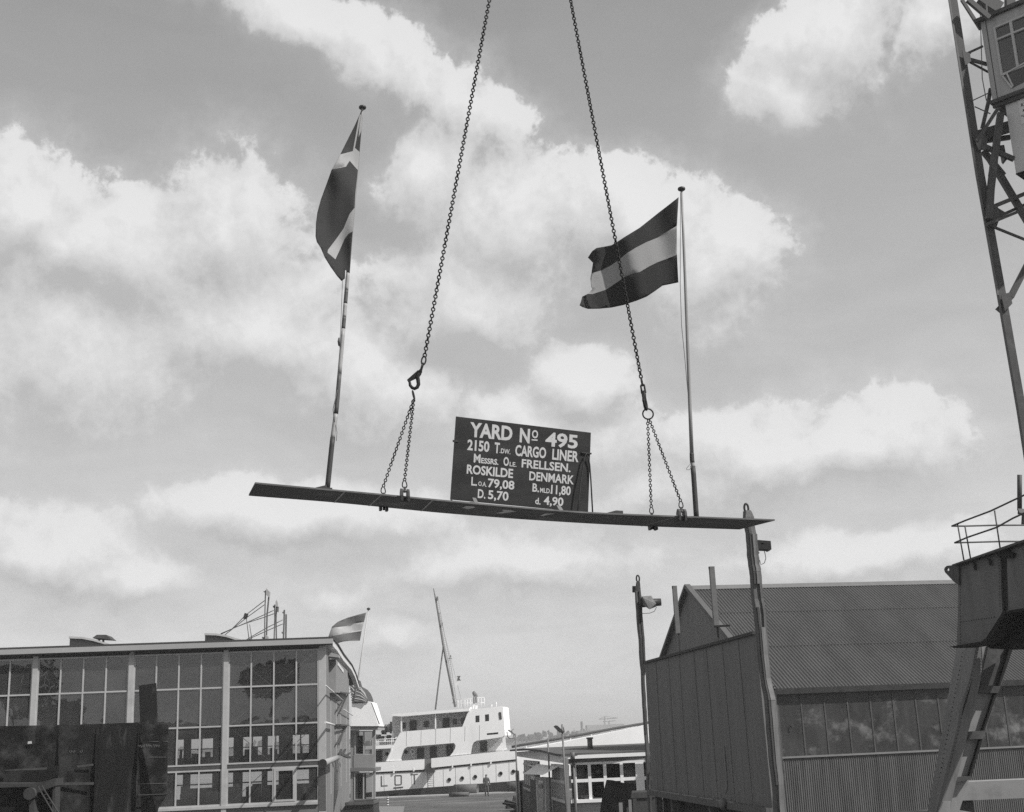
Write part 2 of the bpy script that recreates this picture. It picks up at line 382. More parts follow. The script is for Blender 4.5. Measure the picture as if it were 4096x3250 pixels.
# chalk marks on the underside
def mark(pn, pf, w):
    tn = t_at(pn) ; t2 = tf_at(pf); mb = MB(); k = 8; vs = []
    for i in range(k + 1):
        s = i / k; t = tn + (t2 - tn) * s; ww = w * (.7 + .5 * random.random()) / 7.9
        vs += [on_plate(t - ww, s, -.004), on_plate(t + ww, s, -.004)]
    mb.add(vs, [(2 * i, 2 * i + 1, 2 * i + 3, 2 * i + 2) for i in range(k)]); mb.build('chalk_line', mat('faint_chalk', .6, .9, .4, 9), keel, recalc=False)
mark(1378, 1336, .012); mark(1524, 1476, .012); mark(1730, 1684, .012); mark(2700, 2565, .01)
def smear(pts):                                                        # chalk splashes: pixel polygon laid on the underside
    o = []
    for x, y in pts:
        t = t_at(x); yn = PX(on_plate(t, 0))[1]; best = min((abs(PX(on_plate(tt, s))[1] - y) + abs(PX(on_plate(tt, s))[0] - x), tt, s) for tt in [t + d * .002 for d in range(-12, 13)] for s in [q / 30 for q in range(31)])
        o.append(on_plate(best[1], best[2], -.004))
    mb = MB(); mb.add(o, [tuple(range(len(o)))]); mb.build('chalk_mark', mat('bold_chalk', .85, .9, .3, 9), keel, recalc=False)
r2 = reg(1750, 1600, 700 / 2156)
smear(r2(625, 1452, 690, 1452, 800, 1400, 975, 1372, 880, 1352, 790, 1350, 810, 1375, 720, 1412))
smear(r2(1090, 1488, 1130, 1490, 1300, 1430, 1440, 1398, 1330, 1398, 1260, 1425))
smear(r2(300, 1325, 380, 1342, 470, 1325, 450, 1312, 350, 1310))

# --- flag poles
m_sock = mat('socket_steel', .045, .6, .25, 6); m_tape = mat('dark_tape', .05, .7, .2, 10); m_band = mat('pole_dark_band', .085, .5, .2, 8); m_pw = mat('pole_white_paint', .33, .5, .15, 8)
m_cap = mat('pole_cap_paint', .05, .35, .2, 8); m_rope = mat('halyard_rope', .10, .9, .2, 20)
def flagpole(pts, off, segs, label):
    """pts: pixel centre line bottom..top; segs: (from, to, radius px, material, part name) in fraction of the line"""
    line = [NP(x, y, off) for x, y in pts]
    foot = line[0]; th = thing('flagpole', foot, label, 'flagpole', 'flagpoles standing on the lifted plate')
    ln = resample(line, 60); sc = (CAM - foot).length / F
    for a, b, ra, rb, m, nm in segs:
        k0, k1 = a * 59, b * 59; ps = []; rs = []
        nseg = 6
        for i in range(nseg + 1):
            k = k0 + (k1 - k0) * i / nseg; j = min(int(k), 58); ps.append(ln[j].lerp(ln[j + 1], k - j)); rs.append((ra + (rb - ra) * i / nseg) * sc)
        MB().path(ps, rs, 12).build(nm, m, th)
    top = line[-1]
    mb = MB(); r = 16.5 * sc
    mb.lathe(top, [(.001, r * .62), (r * .55, r * .58), (r * .9, r * .38), (r, r * .1), (r * .92, -r * .2), (r * .6, -r * .42), (r * .3, -r * .5), (.001, -r * .5)], 18); mb.build('finial', m_cap, th)
    return th, line
fpL, lineL = flagpole([(1309, 1961), (1330, 1757), (1346, 1640), (1372, 1330), (1388, 1135), (1450, 432)], .28,
    [(0, .128, 10.5, 10, m_sock, 'socket'), (.124, .185, 9.3, 9, m_pw, 'pole_section'), (.185, .285, 9.2, 8.6, m_band, 'pole_section'), (.285, .40, 8.6, 8.2, m_pw, 'pole_section'),
     (.40, .43, 8.3, 8.2, m_band, 'pole_section'), (.43, .465, 8.2, 8, m_pw, 'pole_section'), (.465, .50, 8.1, 8, m_band, 'pole_section'), (.50, .545, 8, 7.6, m_pw, 'pole_section'), (.545, 1, 7.6, 5, m_wood, 'pole_section')],
    'tall flagpole with dark and white painted bands, carrying the furled flag with a white cross')
fpR, lineR = flagpole([(2786, 2076), (2773, 1880), (2768, 1840), (2755, 1500), (2741, 1130), (2726, 758)], .28,
    [(0, .15, 10.5, 10, m_sock, 'socket'), (.146, .165, 8, 8, m_pw, 'pole_section'), (.16, .187, 9.2, 9, m_tape, 'tape'), (.185, 1, 8, 4.8, m_wood, 'pole_section')],
    'plain pale wooden flagpole with dark socket, carrying the striped flag behind the right chain')
for th, (px0, px1, h) in ((fpL, (1275, 1338, .05)), (fpR, (2768, 2818, .03))):   # foot plates with a wedge
    t0, t1 = t_at(px0 - 4), t_at(px1); mb = MB()
    mb.prism([on_plate(t0, .18, .024), on_plate(t1, .18, .024), on_plate(t1, .18, .024 + h), on_plate((t0 + t1) / 2, .18, .024 + h)], TD * .22); mb.build('foot_plate', m_sock, th)
mb = MB(); t0 = t_at(1250); mb.prism([on_plate(t0, .1, .024), on_plate(t_at(1312), .1, .024), on_plate(t_at(1312), .1, .024 + .07)], TD * .2); mb.build('foot_wedge', m_sock, fpL)
# halyards
mb = MB(); a = NP(2722, 772, .26); b = NP(2721, 1140, .24); c = NP(2738, 1420, .25); d = NP(2763, 1700, .27); e = NP(2767, 1848, .27)
mb.path([a, b, NP(2726, 1300, .25), c, d, e], .005, 5); mb.path([NP(2729, 775, .27), NP(2742, 1200, .27), NP(2757, 1600, .27), e], .004, 5)
mb.path([e, NP(2752, 1868, .24), NP(2746, 1874, .23), NP(2747, 1880, .22), NP(2758, 1880, .23), NP(2767, 1866, .26)], .004, 5)
mb.build('halyard', m_rope, fpR)
mb = MB(); mb.path([NP(1445, 445, .25), NP(1372, 1075, .25), NP(1363, 1300, .25), NP(1358, 1390, .26)], .004, 5)
mb.path([NP(1350, 1560, .25), NP(1336, 1620, .22), NP(1332, 1640, .22), NP(1338, 1690, .22)], .006, 5); mb.path([NP(1343, 1700, .25), NP(1348, 1730, .25), NP(1345, 1765, .25)], .004, 5); mb.build('halyard', m_rope, fpL)
mb = MB(); mb.path([NP(1356, 1352, .24), NP(1354, 1366, .24), NP(1356, 1384, .24)], [.010, .016, .012], 6); mb.build('cleat', m_cap, fpL)

# --- flags (cloth sheets with folds, stripes sewn in as separate cloth)
m_flagd = mat('flag_dark_cloth', .035, .9, .15, 3, bump=.15, bscale=60); m_flagw = mat('flag_white_cloth', .34, .9, .08, 3, bump=.15, bscale=60)
m_flag2d = mat('far_flag_dark_cloth', .16, .9, .15, 3)
def cloth(name, sil, lights, depth, label, cat, step=14, mats=None, group=None):
    xs = [p[0] for p in sil]; ys = [p[1] for p in sil]
    vs = []; es = []
    for lp in [sil] + lights:
        o = len(vs); vs += [Vector(p) for p in lp]; es += [(o + i, o + (i + 1) % len(lp)) for i in range(len(lp))]
    y = min(ys) + step / 2
    while y < max(ys):
        x = min(xs) + step / 2
        while x < max(xs):
            q = Vector((x + random.uniform(-.2, .2) * step, y + random.uniform(-.2, .2) * step))
            if inside(q, sil): vs.append(q)
            x += step
        y += step
    r = delaunay_2d_cdt(vs, es, [], 0, 1e-4); mb = MB()
    fs = []; ms = []
    for f in r[2]:
        c = sum((r[0][i] for i in f), Vector((0, 0))) / len(f)
        if inside(c, sil):
            fs.append(f); ms.append(1 if any(inside(c, l) for l in lights) else 0)
    v3 = [depth(v.x, v.y) for v in r[0]]
    mb.v = v3; mb.f = [list(f) for f in fs]; mb.m = ms; mb.sm = [True] * len(fs)
    o = mb.build(name, mats or [m_flagd, m_flagw], recalc=False, label=label, cat=cat, group=group)
    so_ = o.modifiers.new('cloth_thickness', 'SOLIDIFY'); so_.thickness = .004; so_.offset = 0
    return o
r5 = reg(2250, 700, 600 / 1711)
top = r5(1325, 255, 1230, 330, 1100, 430, 1000, 510, 880, 605, 790, 660, 700, 715, 610, 775, 560, 803, 480, 820, 390, 835, 340, 870, 290, 945)
b1 = r5(1305, 580, 1200, 645, 1080, 720, 960, 768, 840, 830, 740, 890, 645, 970, 560, 1030, 450, 1090, 330, 1122)
b2 = r5(1305, 910, 1190, 960, 1080, 1000, 990, 1045, 880, 1110, 700, 1170, 640, 1215, 500, 1310, 340, 1362, 290, 1358)
bot = r5(1322, 1228, 1240, 1245, 1140, 1265, 1050, 1330, 960, 1390, 850, 1435, 700, 1485, 560, 1515, 420, 1528, 290, 1530, 230, 1510, 195, 1490)
left1 = r5(348, 1005); left2 = r5(318, 1180, 328, 1280, 342, 1305); left3 = r5(225, 1390, 212, 1445)
sil = top + left1 + [b1[-1]] + left2 + [b2[-1]] + left3 + bot[::-1] + [b2[0], b1[0]]
white = b1 + left2 + b2[::-1]
def d5(x, y):
    u = (2720 - x) / 400.0
    w = .07 * math.sin(u * 9.0 + (y - 900) * .006) * min(1, u * 2.5) + .018 * math.sin(u * 21 + y * .012) * min(1, u * 2)
    if x < 2395 and y < 1060: w += (2395 - x) / 60 * .18
    if x < 2340 and y > 1180: w -= (2340 - x) / 40 * .12
    return NP(x, y, .26 + u * .85 + w)
cloth('tricolour_flag', sil, [white], d5, 'striped dark, white and dark flag streaming left from the plain right flagpole', 'flag')
r4 = reg(1150, 350, 400 / 805)
sil = r4(598, 168, 583, 215, 540, 310, 480, 430, 425, 540, 355, 665, 310, 790, 270, 900, 240, 1010, 229, 1100, 226, 1200, 236, 1245, 266, 1290, 300, 1370, 350, 1450, 400, 1520, 435, 1560, 462, 1540, 465, 1470, 497, 1495, 510, 1340, 525, 1160, 540, 970, 545, 860, 556, 760, 566, 668, 580, 522, 595, 350, 604, 250, 610, 180)
wl = [r4(425, 541, 525, 515, 545, 490, 579, 521, 565.5, 667, 500, 592, 470, 640, 356, 664),
      r4(539.5, 971, 500, 1020, 450, 1140, 400, 1210, 325, 1310, 322, 1332, 385, 1385, 420, 1310, 460, 1220, 490, 1180, 524.5, 1161),
      r4(584, 216, 572, 255, 545, 410, 526, 514, 541, 496, 565, 370, 591, 225), r4(598, 200, 609, 190, 603, 250, 594.5, 350, 572, 402, 580, 300)]
def d4(x, y):
    v = (y - 430) / 700.0; u = (1430 - x) / 160.0
    w = .05 * math.sin(u * 5 + v * 7) + .012 * math.sin(u * 13 - v * 4) + .008 * math.sin(v * 22 + u * 6)
    return NP(x, y, .20 + w * min(1, v * 3 + .15) - .1 * u)
cloth('crossed_flag', sil, wl, d4, 'furled dark flag with white cross bands hanging limp down the banded flagpole', 'flag')

# --- chains
def link_mesh(name, pitch, d, wf=3.4):
    L = pitch + d; w = wf * d; r = (w - d) / 2; s = (L - 2 * d) / 2 + d / 2 - r; pts = []
    s = max(s, .2 * r)
    for i in range(8): a = math.pi * i / 7; pts.append(Vector((r * math.cos(a), 0, s + r * math.sin(a))))
    for i in range(8): a = math.pi + math.pi * i / 7; pts.append(Vector((r * math.cos(a), 0, -s + r * math.sin(a))))
    mb = MB(); mb.path(pts, d / 2, 7, closed=True)
    me = bpy.data.meshes.new(name); me.from_pydata([tuple(v) for v in mb.v], [], mb.f); me.materials.append(m_chain)
    for p in me.polygons: p.use_smooth = True
    return me, mb
def chain(p0, p1, pitch, d, label, nvis=None, sag=.0, group=None, phase=0.0, name='lifting_chain'):
    """links from the load end p0 up to p1"""
    p0 = Vector(p0); p1 = Vector(p1); th = thing(name, p0, label, 'chain', group)
    me, mb = link_mesh('link', pitch, d); dv = p1 - p0; nl = max(1, round(dv.length / pitch)); z = dv.normalized()
    x0 = z.cross(Vector((0, 1, 0))).normalized(); y0 = z.cross(x0); rest = MB()
    for k in range(nl):
        t = (k + .5) / nl; c = p0 + dv * t - Vector((0, 0, sag * 4 * t * (1 - t)))
        a = phase + (math.pi / 2 if k % 2 else 0) + .16 * math.sin(k * .37) + random.uniform(-.08, .08)
        x = x0 * math.cos(a) + y0 * math.sin(a); y = z.cross(x)
        m4 = Matrix((x, y, z)).transposed().to_4x4(); m4.translation = c - p0
        if nvis is None or k < nvis:
            o = bpy.data.objects.new('link', me); COL.objects.link(o); o.parent = th; o.matrix_local = m4
        else:
            rest.add([m4 @ v + p0 for v in mb.v], mb.f, 0, True)
    if rest.v:
        o = rest.build('link_run', m_chain, th); o['kind'] = 'stuff'
    return th
DC = .55
hookL = NP(1672, 1555, DC); hookR = NP(2570, 1610, DC)
apex = NP(2118, -880, DC)
def along(a, b, d): return a + (b - a).normalized() * d
def hook(name, pin, axis_to, turn, label, s=.00071):
    """sling hook; local drawing measured from the photograph, pin at the origin, y down, seen broadside"""
    z = (axis_to - pin).normalized(); x = Vector((1, 0, 0)); x = (x - z * x.dot(z)).normalized(); y = z.cross(x)
    x, y = x * math.cos(turn) + y * math.sin(turn), y * math.cos(turn) - x * math.sin(turn)
    th = thing(name, pin, label, 'hook', 'hooks at the chain ends')
    def T(u, v, w=0): return pin + (x * (u - 650) - z * (v - 655)) * s + y * w
    mb = MB(); mb.path([T(650, 640), T(625, 720), T(600, 800), T(630, 870), T(655, 960), T(640, 1030), T(590, 1068), T(535, 1055), T(485, 1010), T(466, 950), T(452, 915)], [v * s for v in (34, 52, 48, 42, 40, 38, 36, 36, 32, 28, 22)], 10); mb.build('hook_body', m_chain, th)
    mb = MB(); mb.prism([T(590, 655, -.014), T(400, 900, -.014), T(435, 945, -.014), T(482, 908, -.014), T(640, 795, -.014), T(680, 690, -.014)], y * .028); mb.build('latch', m_chain, th)
    mb = MB(); mb.path([T(650, 665, -.04), T(650, 665, .04)], 30 * s, 10)
    for w in (-.028, .028): mb.path([T(650, 665, w), T(660, 580, w), T(668, 500, w)], 20 * s, 8)
    mb.path([T(668, 500, -.028), T(669, 482, 0), T(668, 500, .028)], 20 * s, 8); mb.build('clevis', m_chain, th)
    pts = []
    for i in range(20):
        a = 2 * math.pi * i / 20; pts.append(T(672 + 45 * math.cos(a), 420 + (95 if True else 0) * math.sin(a) * (1 if abs(math.sin(a)) > .2 else .9)))
    mb = MB(); mb.path(pts, 17 * s, 8, closed=True); mb.build('master_link', m_chain, th)
    return T(548, 1012), T(675, 335), th
pinL = NP(1683, 1484, DC); pinR = NP(2574, 1568, DC)
lowL, upL, hL = hook('chain_hook', pinL, along(pinL, apex, 1), 0.0, 'open sling hook seen broadside at the lower end of the left chain')
lowR, upR, hR = hook('chain_hook', pinR, along(pinR, apex, 1), 1.25, 'sling hook seen edge-on above the round ring on the right chain')
chain(upL, apex, .0535, .0205, 'long iron lifting chain slanting up from the left hook out of the picture', 100, group='long lifting chains', phase=.25)
chain(upR, apex, .0535, .0205, 'long iron lifting chain slanting up from the right hook, crossing the striped flag', 100, group='long lifting chains', phase=.25)
# rings and bridle chains
def ring(c, r, d, nrm, label, squash=1.0):
    c = Vector(c); nrm = Vector(nrm).normalized(); a = nrm.cross(Vector((0, 0, 1))).normalized(); b = a.cross(nrm)
    MB().path([c + a * r * math.cos(2 * math.pi * i / 28) + b * r * squash * math.sin(2 * math.pi * i / 28) for i in range(28)], d / 2, 10, closed=True).build('bridle_ring', m_chain, label=label, cat='ring', group='rings gathering the bridle chains')
ringR = NP(2592, 1657, DC); ring(ringR, .083, .024, (.1, -1, 0), 'large round ring hanging in the right hook and gathering two short chains')
ringL = NP(1654, 1581, DC); ring(ringL, .033, .019, (1, -.25, .2), 'small oblong ring hanging in the left hook above two short chains', 2.1)
m_clamp = mat('clamp_steel', .05, .5, .3, 10)
def clamp(px, far_side, label, h=.15):
    t = tf_at(px) if far_side else t_at(px); s = 1.0 if far_side else 0.0
    e = on_plate(t, s); inn = -TD if far_side else TD; L = (on_plate(min(1, t + .01), s) - on_plate(t - .01, s)).normalized()
    th = thing('plate_clamp', e, label, 'clamp', 'clamps gripping the plate edges')
    for w in (-.062, .030):                                             # two cheek plates with round shoulders
        prof = [(-.045, -.055), (.06, -.055), (.06, -.012), (.012, -.006), (.012, .034), (.06, .036), (.055, .07), (.03, .105), (0, .125), (-.03, .115), (-.055, .08), (-.06, .02)]
        MB().prism([e + inn * u + Vector((0, 0, v)) + L * w for u, v in prof], L * .034).build('cheek', m_clamp, th)
    mb = MB(); mb.path([e - inn * .02 + L * -.055 + Vector((0, 0, .085)), e - inn * .02 + L * .055 + Vector((0, 0, .085))], .016, 10)
    mb.path([e + inn * .04 + Vector((0, 0, -.05)), e + inn * .04 + Vector((0, 0, -.004))], .02, 10); mb.build('pin', m_clamp, th)
    top = e - inn * .005 + Vector((0, 0, h))
    mb = MB(); mb.bar(e - inn * .012 + Vector((0, 0, .07)), top, .035, .03, up=L); mb.build('shank', m_clamp, th)
    mb = MB(); pts = [top + L * u + Vector((0, 0, v)) for u, v in ((-.022, -.01), (-.034, .02), (-.028, .06), (-.012, .09), (.012, .09), (.028, .06), (.034, .02), (.022, -.01))]; mb.path(pts, .0085, 7); mb.build('shackle', m_chain, th)
    return top + Vector((0, 0, .09))
cL1 = clamp(1534, True, 'clamp on the far edge of the plate beneath the left end of the left bridle', .22)
cL2 = clamp(1619, False, 'clamp on the near edge of the plate nearest the left flagpole')
cR1 = clamp(2611, True, 'clamp on the far edge of the plate below the right ring', .22)
cR2 = clamp(2727, False, 'clamp on the near edge of the plate beside the right flagpole')
bl = ringL - Vector((0, 0, .075)); br = ringR - Vector((0, 0, .085))
gB = 'short bridle chains between rings and plate'
chain(cL1, bl + Vector((-.005, .02, 0)), .0415, .0155, 'short chain slanting down left from the left hook to the far plate edge', group=gB, name='bridle_chain')
chain(cL2, bl + Vector((.005, -.02, 0)), .0415, .0155, 'short chain hanging from the left hook to the near plate edge', group=gB, name='bridle_chain')
chain(cR1, br + Vector((-.01, .02, 0)), .0415, .0155, 'short chain hanging almost straight down from the right ring to the far plate edge', group=gB, name='bridle_chain')
chain(cR2, br + Vector((.01, -.02, 0)), .0415, .0155, 'short chain slanting right from the right ring to the near plate edge', group=gB, name='bridle_chain')

# --- name board
SO = .35
def BP(px, py, o=0.0): return RP(px, py, N0 + TD * (SO - o), TD)
m_board = mat('board_dark_paint', .026, .5, .3, 1.4, (1, 1, 3), spec=.2, stain=.018, sscale=1.2, sst=(1, 1, 2.5), cover=(.45, .6))
bc = [BP(*p) for p in r2(230, 205, 1890, 405, 1855, 1385, 160, 1225)]
sign = thing('yard_sign', BP(*r2(1000, 1320)[0]), 'dark painted board lettered YARD No 495 standing on the hanging plate', 'sign')
MB().prism(bc, TD * .03).build('board', m_board, sign)
m_let = mat('lettering_white', .46, .6, .10, 5)
fc = bpy.data.curves.new('text_probe', 'FONT'); fc.offset = .0
def glyphs(txt, off):
    c = bpy.data.curves.new('t', 'FONT'); c.body = txt; c.offset = off; c.resolution_u = 3; c.fill_mode = 'BOTH'
    o = bpy.data.objects.new('t', c); COL.objects.link(o); bpy.context.view_layer.update()
    me = bpy.data.meshes.new_from_object(o.evaluated_get(bpy.context.evaluated_depsgraph_get())); v = [(p.co.x, p.co.y) for p in me.vertices]; f = [tuple(p.vertices) for p in me.polygons]
    bpy.data.objects.remove(o); bpy.data.curves.remove(c); bpy.data.meshes.remove(me); return v, f
_, _ = 0, 0
capv, _f = glyphs('H', .02); CAP0 = min(p[1] for p in capv); CAP1 = max(p[1] for p in capv)
def letter(mb, txt, xl, tl, bl_, xr, tr, br_, rg, to3, off=.02, cap=None):
    v, f = glyphs(txt, off); x0 = min(p[0] for p in v); x1 = max(p[0] for p in v)
    c0, c1 = CAP0, CAP1
    vs = []
    for x, y in v:
        u = (x - x0) / (x1 - x0); w = (y - c0) / (c1 - c0)
        top_ = Vector((xl + (xr - xl) * u, tl + (tr - tl) * u)); bot_ = Vector((xl + (xr - xl) * u, bl_ + (br_ - bl_) * u))
        q = bot_.lerp(top_, w); q.x += (top_.y - q.y) * -.055 * -1 * -1 * -1 if False else -(q.y - top_.y) * .05
        vs.append(to3(*rg(q.x, q.y)[0]))
    mb.add(vs, f)
T3 = lambda x, y: BP(x, y, .003)
lines = [
 ('yard_number_lettering', [('YARD', 405, 278, 452, 928, 333, 505, .035), ('N', 1018, 350, 520, 1142, 364, 536, .035), ('O', 1166, 372, 468, 1242, 380, 478, .03), ('495', 1335, 398, 568, 1733, 440, 602, .03)]),
 ('tonnage_lettering', [('2150', 372, 490, 617, 643, 517, 645, .03), ('T', 706, 525, 655, 770, 534, 660, .03), ('.DW.', 768, 597, 655, 900, 612, 673, .02), ('CARGO', 962, 556, 688, 1342, 592, 722, .03), ('LINER', 1418, 605, 735, 1742, 640, 768, .03)]),
 ('owner_lettering', [('M', 450, 665, 770, 533, 675, 780, .03), ('ESSRS.', 540, 716, 780, 752, 735, 803, .03), ('O', 816, 704, 808, 882, 712, 818, .03), ('LE.', 890, 764, 818, 975, 772, 828, .02), ('FRELLSEN.', 1040, 730, 832, 1643, 790, 894, .025)]),
 ('town_lettering', [('ROSKILDE', 364, 798, 908, 934, 855, 965, .03), ('DENMARK', 1134, 882, 990, 1684, 935, 1043, .025)]),
 ('length_breadth_lettering', [('L.', 420, 950, 1054, 490, 958, 1062, .025), ('O.A.', 504, 1005, 1058, 607, 1015, 1073, .02), ('79,08', 624, 970, 1076, 950, 1003, 1108, .025), ('B.', 1173, 1028, 1130, 1254, 1038, 1140, .025), ('MLD.', 1265, 1083, 1141, 1397, 1097, 1155, .02), ('11,80', 1402, 1048, 1158, 1644, 1070, 1178, .025)]),
 ('depth_draught_lettering', [('D.', 500, 1100, 1208, 594, 1110, 1220, .025), ('5,70', 626, 1113, 1220, 878, 1138, 1246, .025), ('d.', 1206, 1204, 1284, 1272, 1212, 1292, .02), ('4,90', 1312, 1188, 1292, 1554, 1208, 1310, .025)])]
for nm, ps in lines:
    for tx, xl, tl, b_, xr, tr, br_, of in ps:
        mb = MB(); letter(mb, tx, xl, tl, b_, xr, tr, br_, r2, T3, of); mb.build('lettering', m_let, sign, recalc=False)
mb = MB(); mb.add([T3(*p) for p in r2(1160, 486, 1233, 490, 1232, 507, 1158, 500)], [(0, 1, 2, 3)]); mb.build('lettering_underline', m_let, sign, recalc=False)
# rods, brackets and feet of the board
mb = MB(); mb.path([BP(*p, q) for p, q in zip(r2(1912, 1405, 1890, 1000, 1875, 800, 1862, 720, 1836, 664, 1806, 730, 1790, 850, 1762, 1040, 1745, 1230, 1722, 1400), (.02, .03, .03, .04, .05, .06, .07, .09, .1, .12))], .011, 8); mb.build('stay_rod', m_dark, sign)
mb = MB(); a, b = r2(1770, 650, 1895, 665); mb.bar(BP(*a, .012), BP(*b, .012), .03, .02)
a, b = r2(188, 508, 255, 512); mb.bar(BP(*a, .0), BP(*b, .0), .02, .03); mb.build('bracket', m_dark, sign)
for q in ([(430, 1205), (475, 1210), (515, 1300), (470, 1300)], [(1465, 1298), (1515, 1305), (1568, 1390), (1520, 1390)]):
    MB().prism([BP(*r2(x, y)[0], .10) for x, y in q], TD * .02).build('gusset', mat('gusset_steel', .26, .6, .2, 8), sign)
for q in ([(395, 1258), (455, 1262), (480, 1310), (365, 1300)], [(1400, 1350), (1480, 1350), (1530, 1390), (1395, 1385)]):
    MB().prism([BP(*r2(x, y)[0], .05) for x, y in q], TD * .16).build('foot', mat('gusset_steel', .26, .6, .2, 8), sign)
a, b = r2(172, 1222, 174, 1262); MB().tube(BP(*a), BP(*b), .014).build('leg', m_dark, sign)
# timber baulk lying on the plate
r3 = reg(2350, 1500, 800 / 2106)
a, b = BP(*r3(340, 1470)[0]), BP(*r3(130, 1478)[0])
mb = MB(); mb.prism([BP(*p) for p in r3(110, 1478, 300, 1428, 375, 1432, 375, 1476, 352, 1482)], TD * .12); mb.build('timber_baulk', m_timber_dark, label='short dark timber baulk lying on the plate right of the lettered board', cat='timber')

# ================================================================== GLASS-FRONTED HALL ON THE LEFT
FD = Vector((.9952, .098, 0)).normalized(); SD = Vector((-.098, .9952, 0)).normalized()   # along the front, along the side wall (away from us)
H0 = P(1303, 2700, 58.0); HN = SD
def HP(px, py, o=0.0): return RP(px, py, H0 - SD * o, HN)              # point on the facade (o metres in front of it)
def hl(px, py, o=0.0):                                                 # facade pixel -> (u along front from the corner, z)
    p = HP(px, py, o); return (p - H0).dot(FD), p.z
def HU(u, z, o=0.0): q = H0 + FD * u - SD * o; return Vector((q.x, q.y, z))
zt = [hl(1090, y)[1] for y in (2566, 2586, 2602, 2744, 2898, 3052, 3069, 3215, 3224)]
Z_TOP, Z_FAS, Z_W0, Z_T1, Z_T2, Z_T3, Z_B0, Z_B1, Z_SILL = zt
um = [hl(x, y)[0] for x, y in ((147, 2640), (528, 2633), (908, 2620), (1277, 2620))]
bay = (um[2] - um[0]) / 2; U3 = hl(1271, 2660)[0]                      # right-hand end of the glazing
cw = .20
hall = thing('glass_hall', (HU(0, 0).x, HU(0, 0).y, 0), 'large workshop hall with a tall gridded glass front and pale fascia on the left', 'building')
m_frame = mat('hall_frame_paint', .40, .6, .10, 1.5, stain=.34, sscale=.8)
m_fascia = mat('hall_fascia_paint', .34, .6, .1, .6)
m_wall = mat('hall_wall_boards', .19, .75, .12, 1.0, (2, 2, .25), stain=.155, sscale=.7, sst=(2, 2, .3))
m_hglass = glass('hall_glass', .66, .05, .012, .10, .05)
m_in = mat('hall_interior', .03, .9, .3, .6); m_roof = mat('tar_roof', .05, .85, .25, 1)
DEP = 41.0
NB = 5
UL = U3 - bay * NB
def hbox(mb, u0, u1, z0, z1, o0, o1): mb.obox(HU(u0, z0, o0), FD * (u1 - u0), SD * (o0 - o1), Vector((0, 0, z1 - z0)))
# columns between the bays and corner post
for k in range(NB + 1):
    mb = MB(); u = U3 - bay * k
    if k == 0: hbox(mb, U3 + .05, 0.0, 0, Z_TOP - .05, .06, -.25)
    else: hbox(mb, u - .02, u + cw, Z_B0 - 3.2, Z_FAS - .02, .10, -.12)
    mb.build('column', m_frame, hall)
for k in range(NB):
    u0 = U3 - bay * (k + 1) + cw; u1 = U3 - bay * k - .02 if k else U3 + .05
    def glazing(z0, z1, nrow_z, ncol, frame_w, door=None):
        mb = MB(); hbox(mb, u0, u1, z1 - .07, z1, .05, -.05); hbox(mb, u0, u1, z0, z0 + .07, .05, -.05)
        for zz in nrow_z: hbox(mb, u0, u1, zz - .035, zz + .035, .047, -.05)
        for c in range(1, ncol):
            uu = u0 + (u1 - u0) * c / ncol; hbox(mb, uu - .032, uu + .032, z0 + .07, z1 - .07, .052, -.05)
        for uu in (u0 + .03, u1 - .03): hbox(mb, uu - .03, uu + .03, z0 + .07, z1 - .07, .049, -.05)
        if door is not None:                                          # opening light with its own heavier frame
            a = u0 + (u1 - u0) * door / ncol; b = u0 + (u1 - u0) * (door + 1) / ncol
            for p, q, zz0, zz1 in ((a + .03, a + .13, z0 + .07, z1 - .07), (b - .13, b - .03, z0 + .07, z1 - .07), (a + .13, b - .13, z1 - .18, z1 - .07), (a + .13, b - .13, z0 + .07, z0 + .15)): hbox(mb, p, q, zz0, zz1, .075, -.02)
        f = mb.build('window', m_frame, hall)
        mb = MB(); mb.quad(HU(u0, z0, .0), HU(u1, z0, .0), HU(u1, z1, .0), HU(u0, z1, .0)); mb.build('pane', m_hglass, f, recalc=False)
    glazing(Z_T3, Z_W0, (Z_T1, Z_T2), 4, .06)
    glazing(Z_B1, Z_B0, (), 4, .06, 2 if k == 0 else (0 if k == 1 else None))
# fascia, roof and sills
mb = MB(); hbox(mb, UL, .35, Z_FAS, Z_TOP, .45, .2); mb.build('fascia', m_fascia, hall)
mb = MB(); hbox(mb, UL, .32, Z_FAS - .05, Z_FAS - .004, .40, -.2); mb.build('soffit', m_dark, hall)
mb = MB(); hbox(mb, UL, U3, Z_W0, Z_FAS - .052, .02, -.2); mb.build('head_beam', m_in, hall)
mb = MB(); hbox(mb, UL, U3, Z_B0, Z_T3, .03, -.3); mb.build('floor_band', mat('floor_band_dark', .06, .6, .2, 2), hall)
mb = MB(); hbox(mb, UL, U3 + .05, Z_SILL - .02, Z_B1, .14, -.1); mb.build('sill', m_frame, hall)
mb = MB(); hbox(mb, UL, U3 + .05, -.1, Z_SILL - .02, .03, -.25); mb.build('plinth', mat('plinth_boards', .16, .8, .2, 1, (1, 1, 6)), hall)
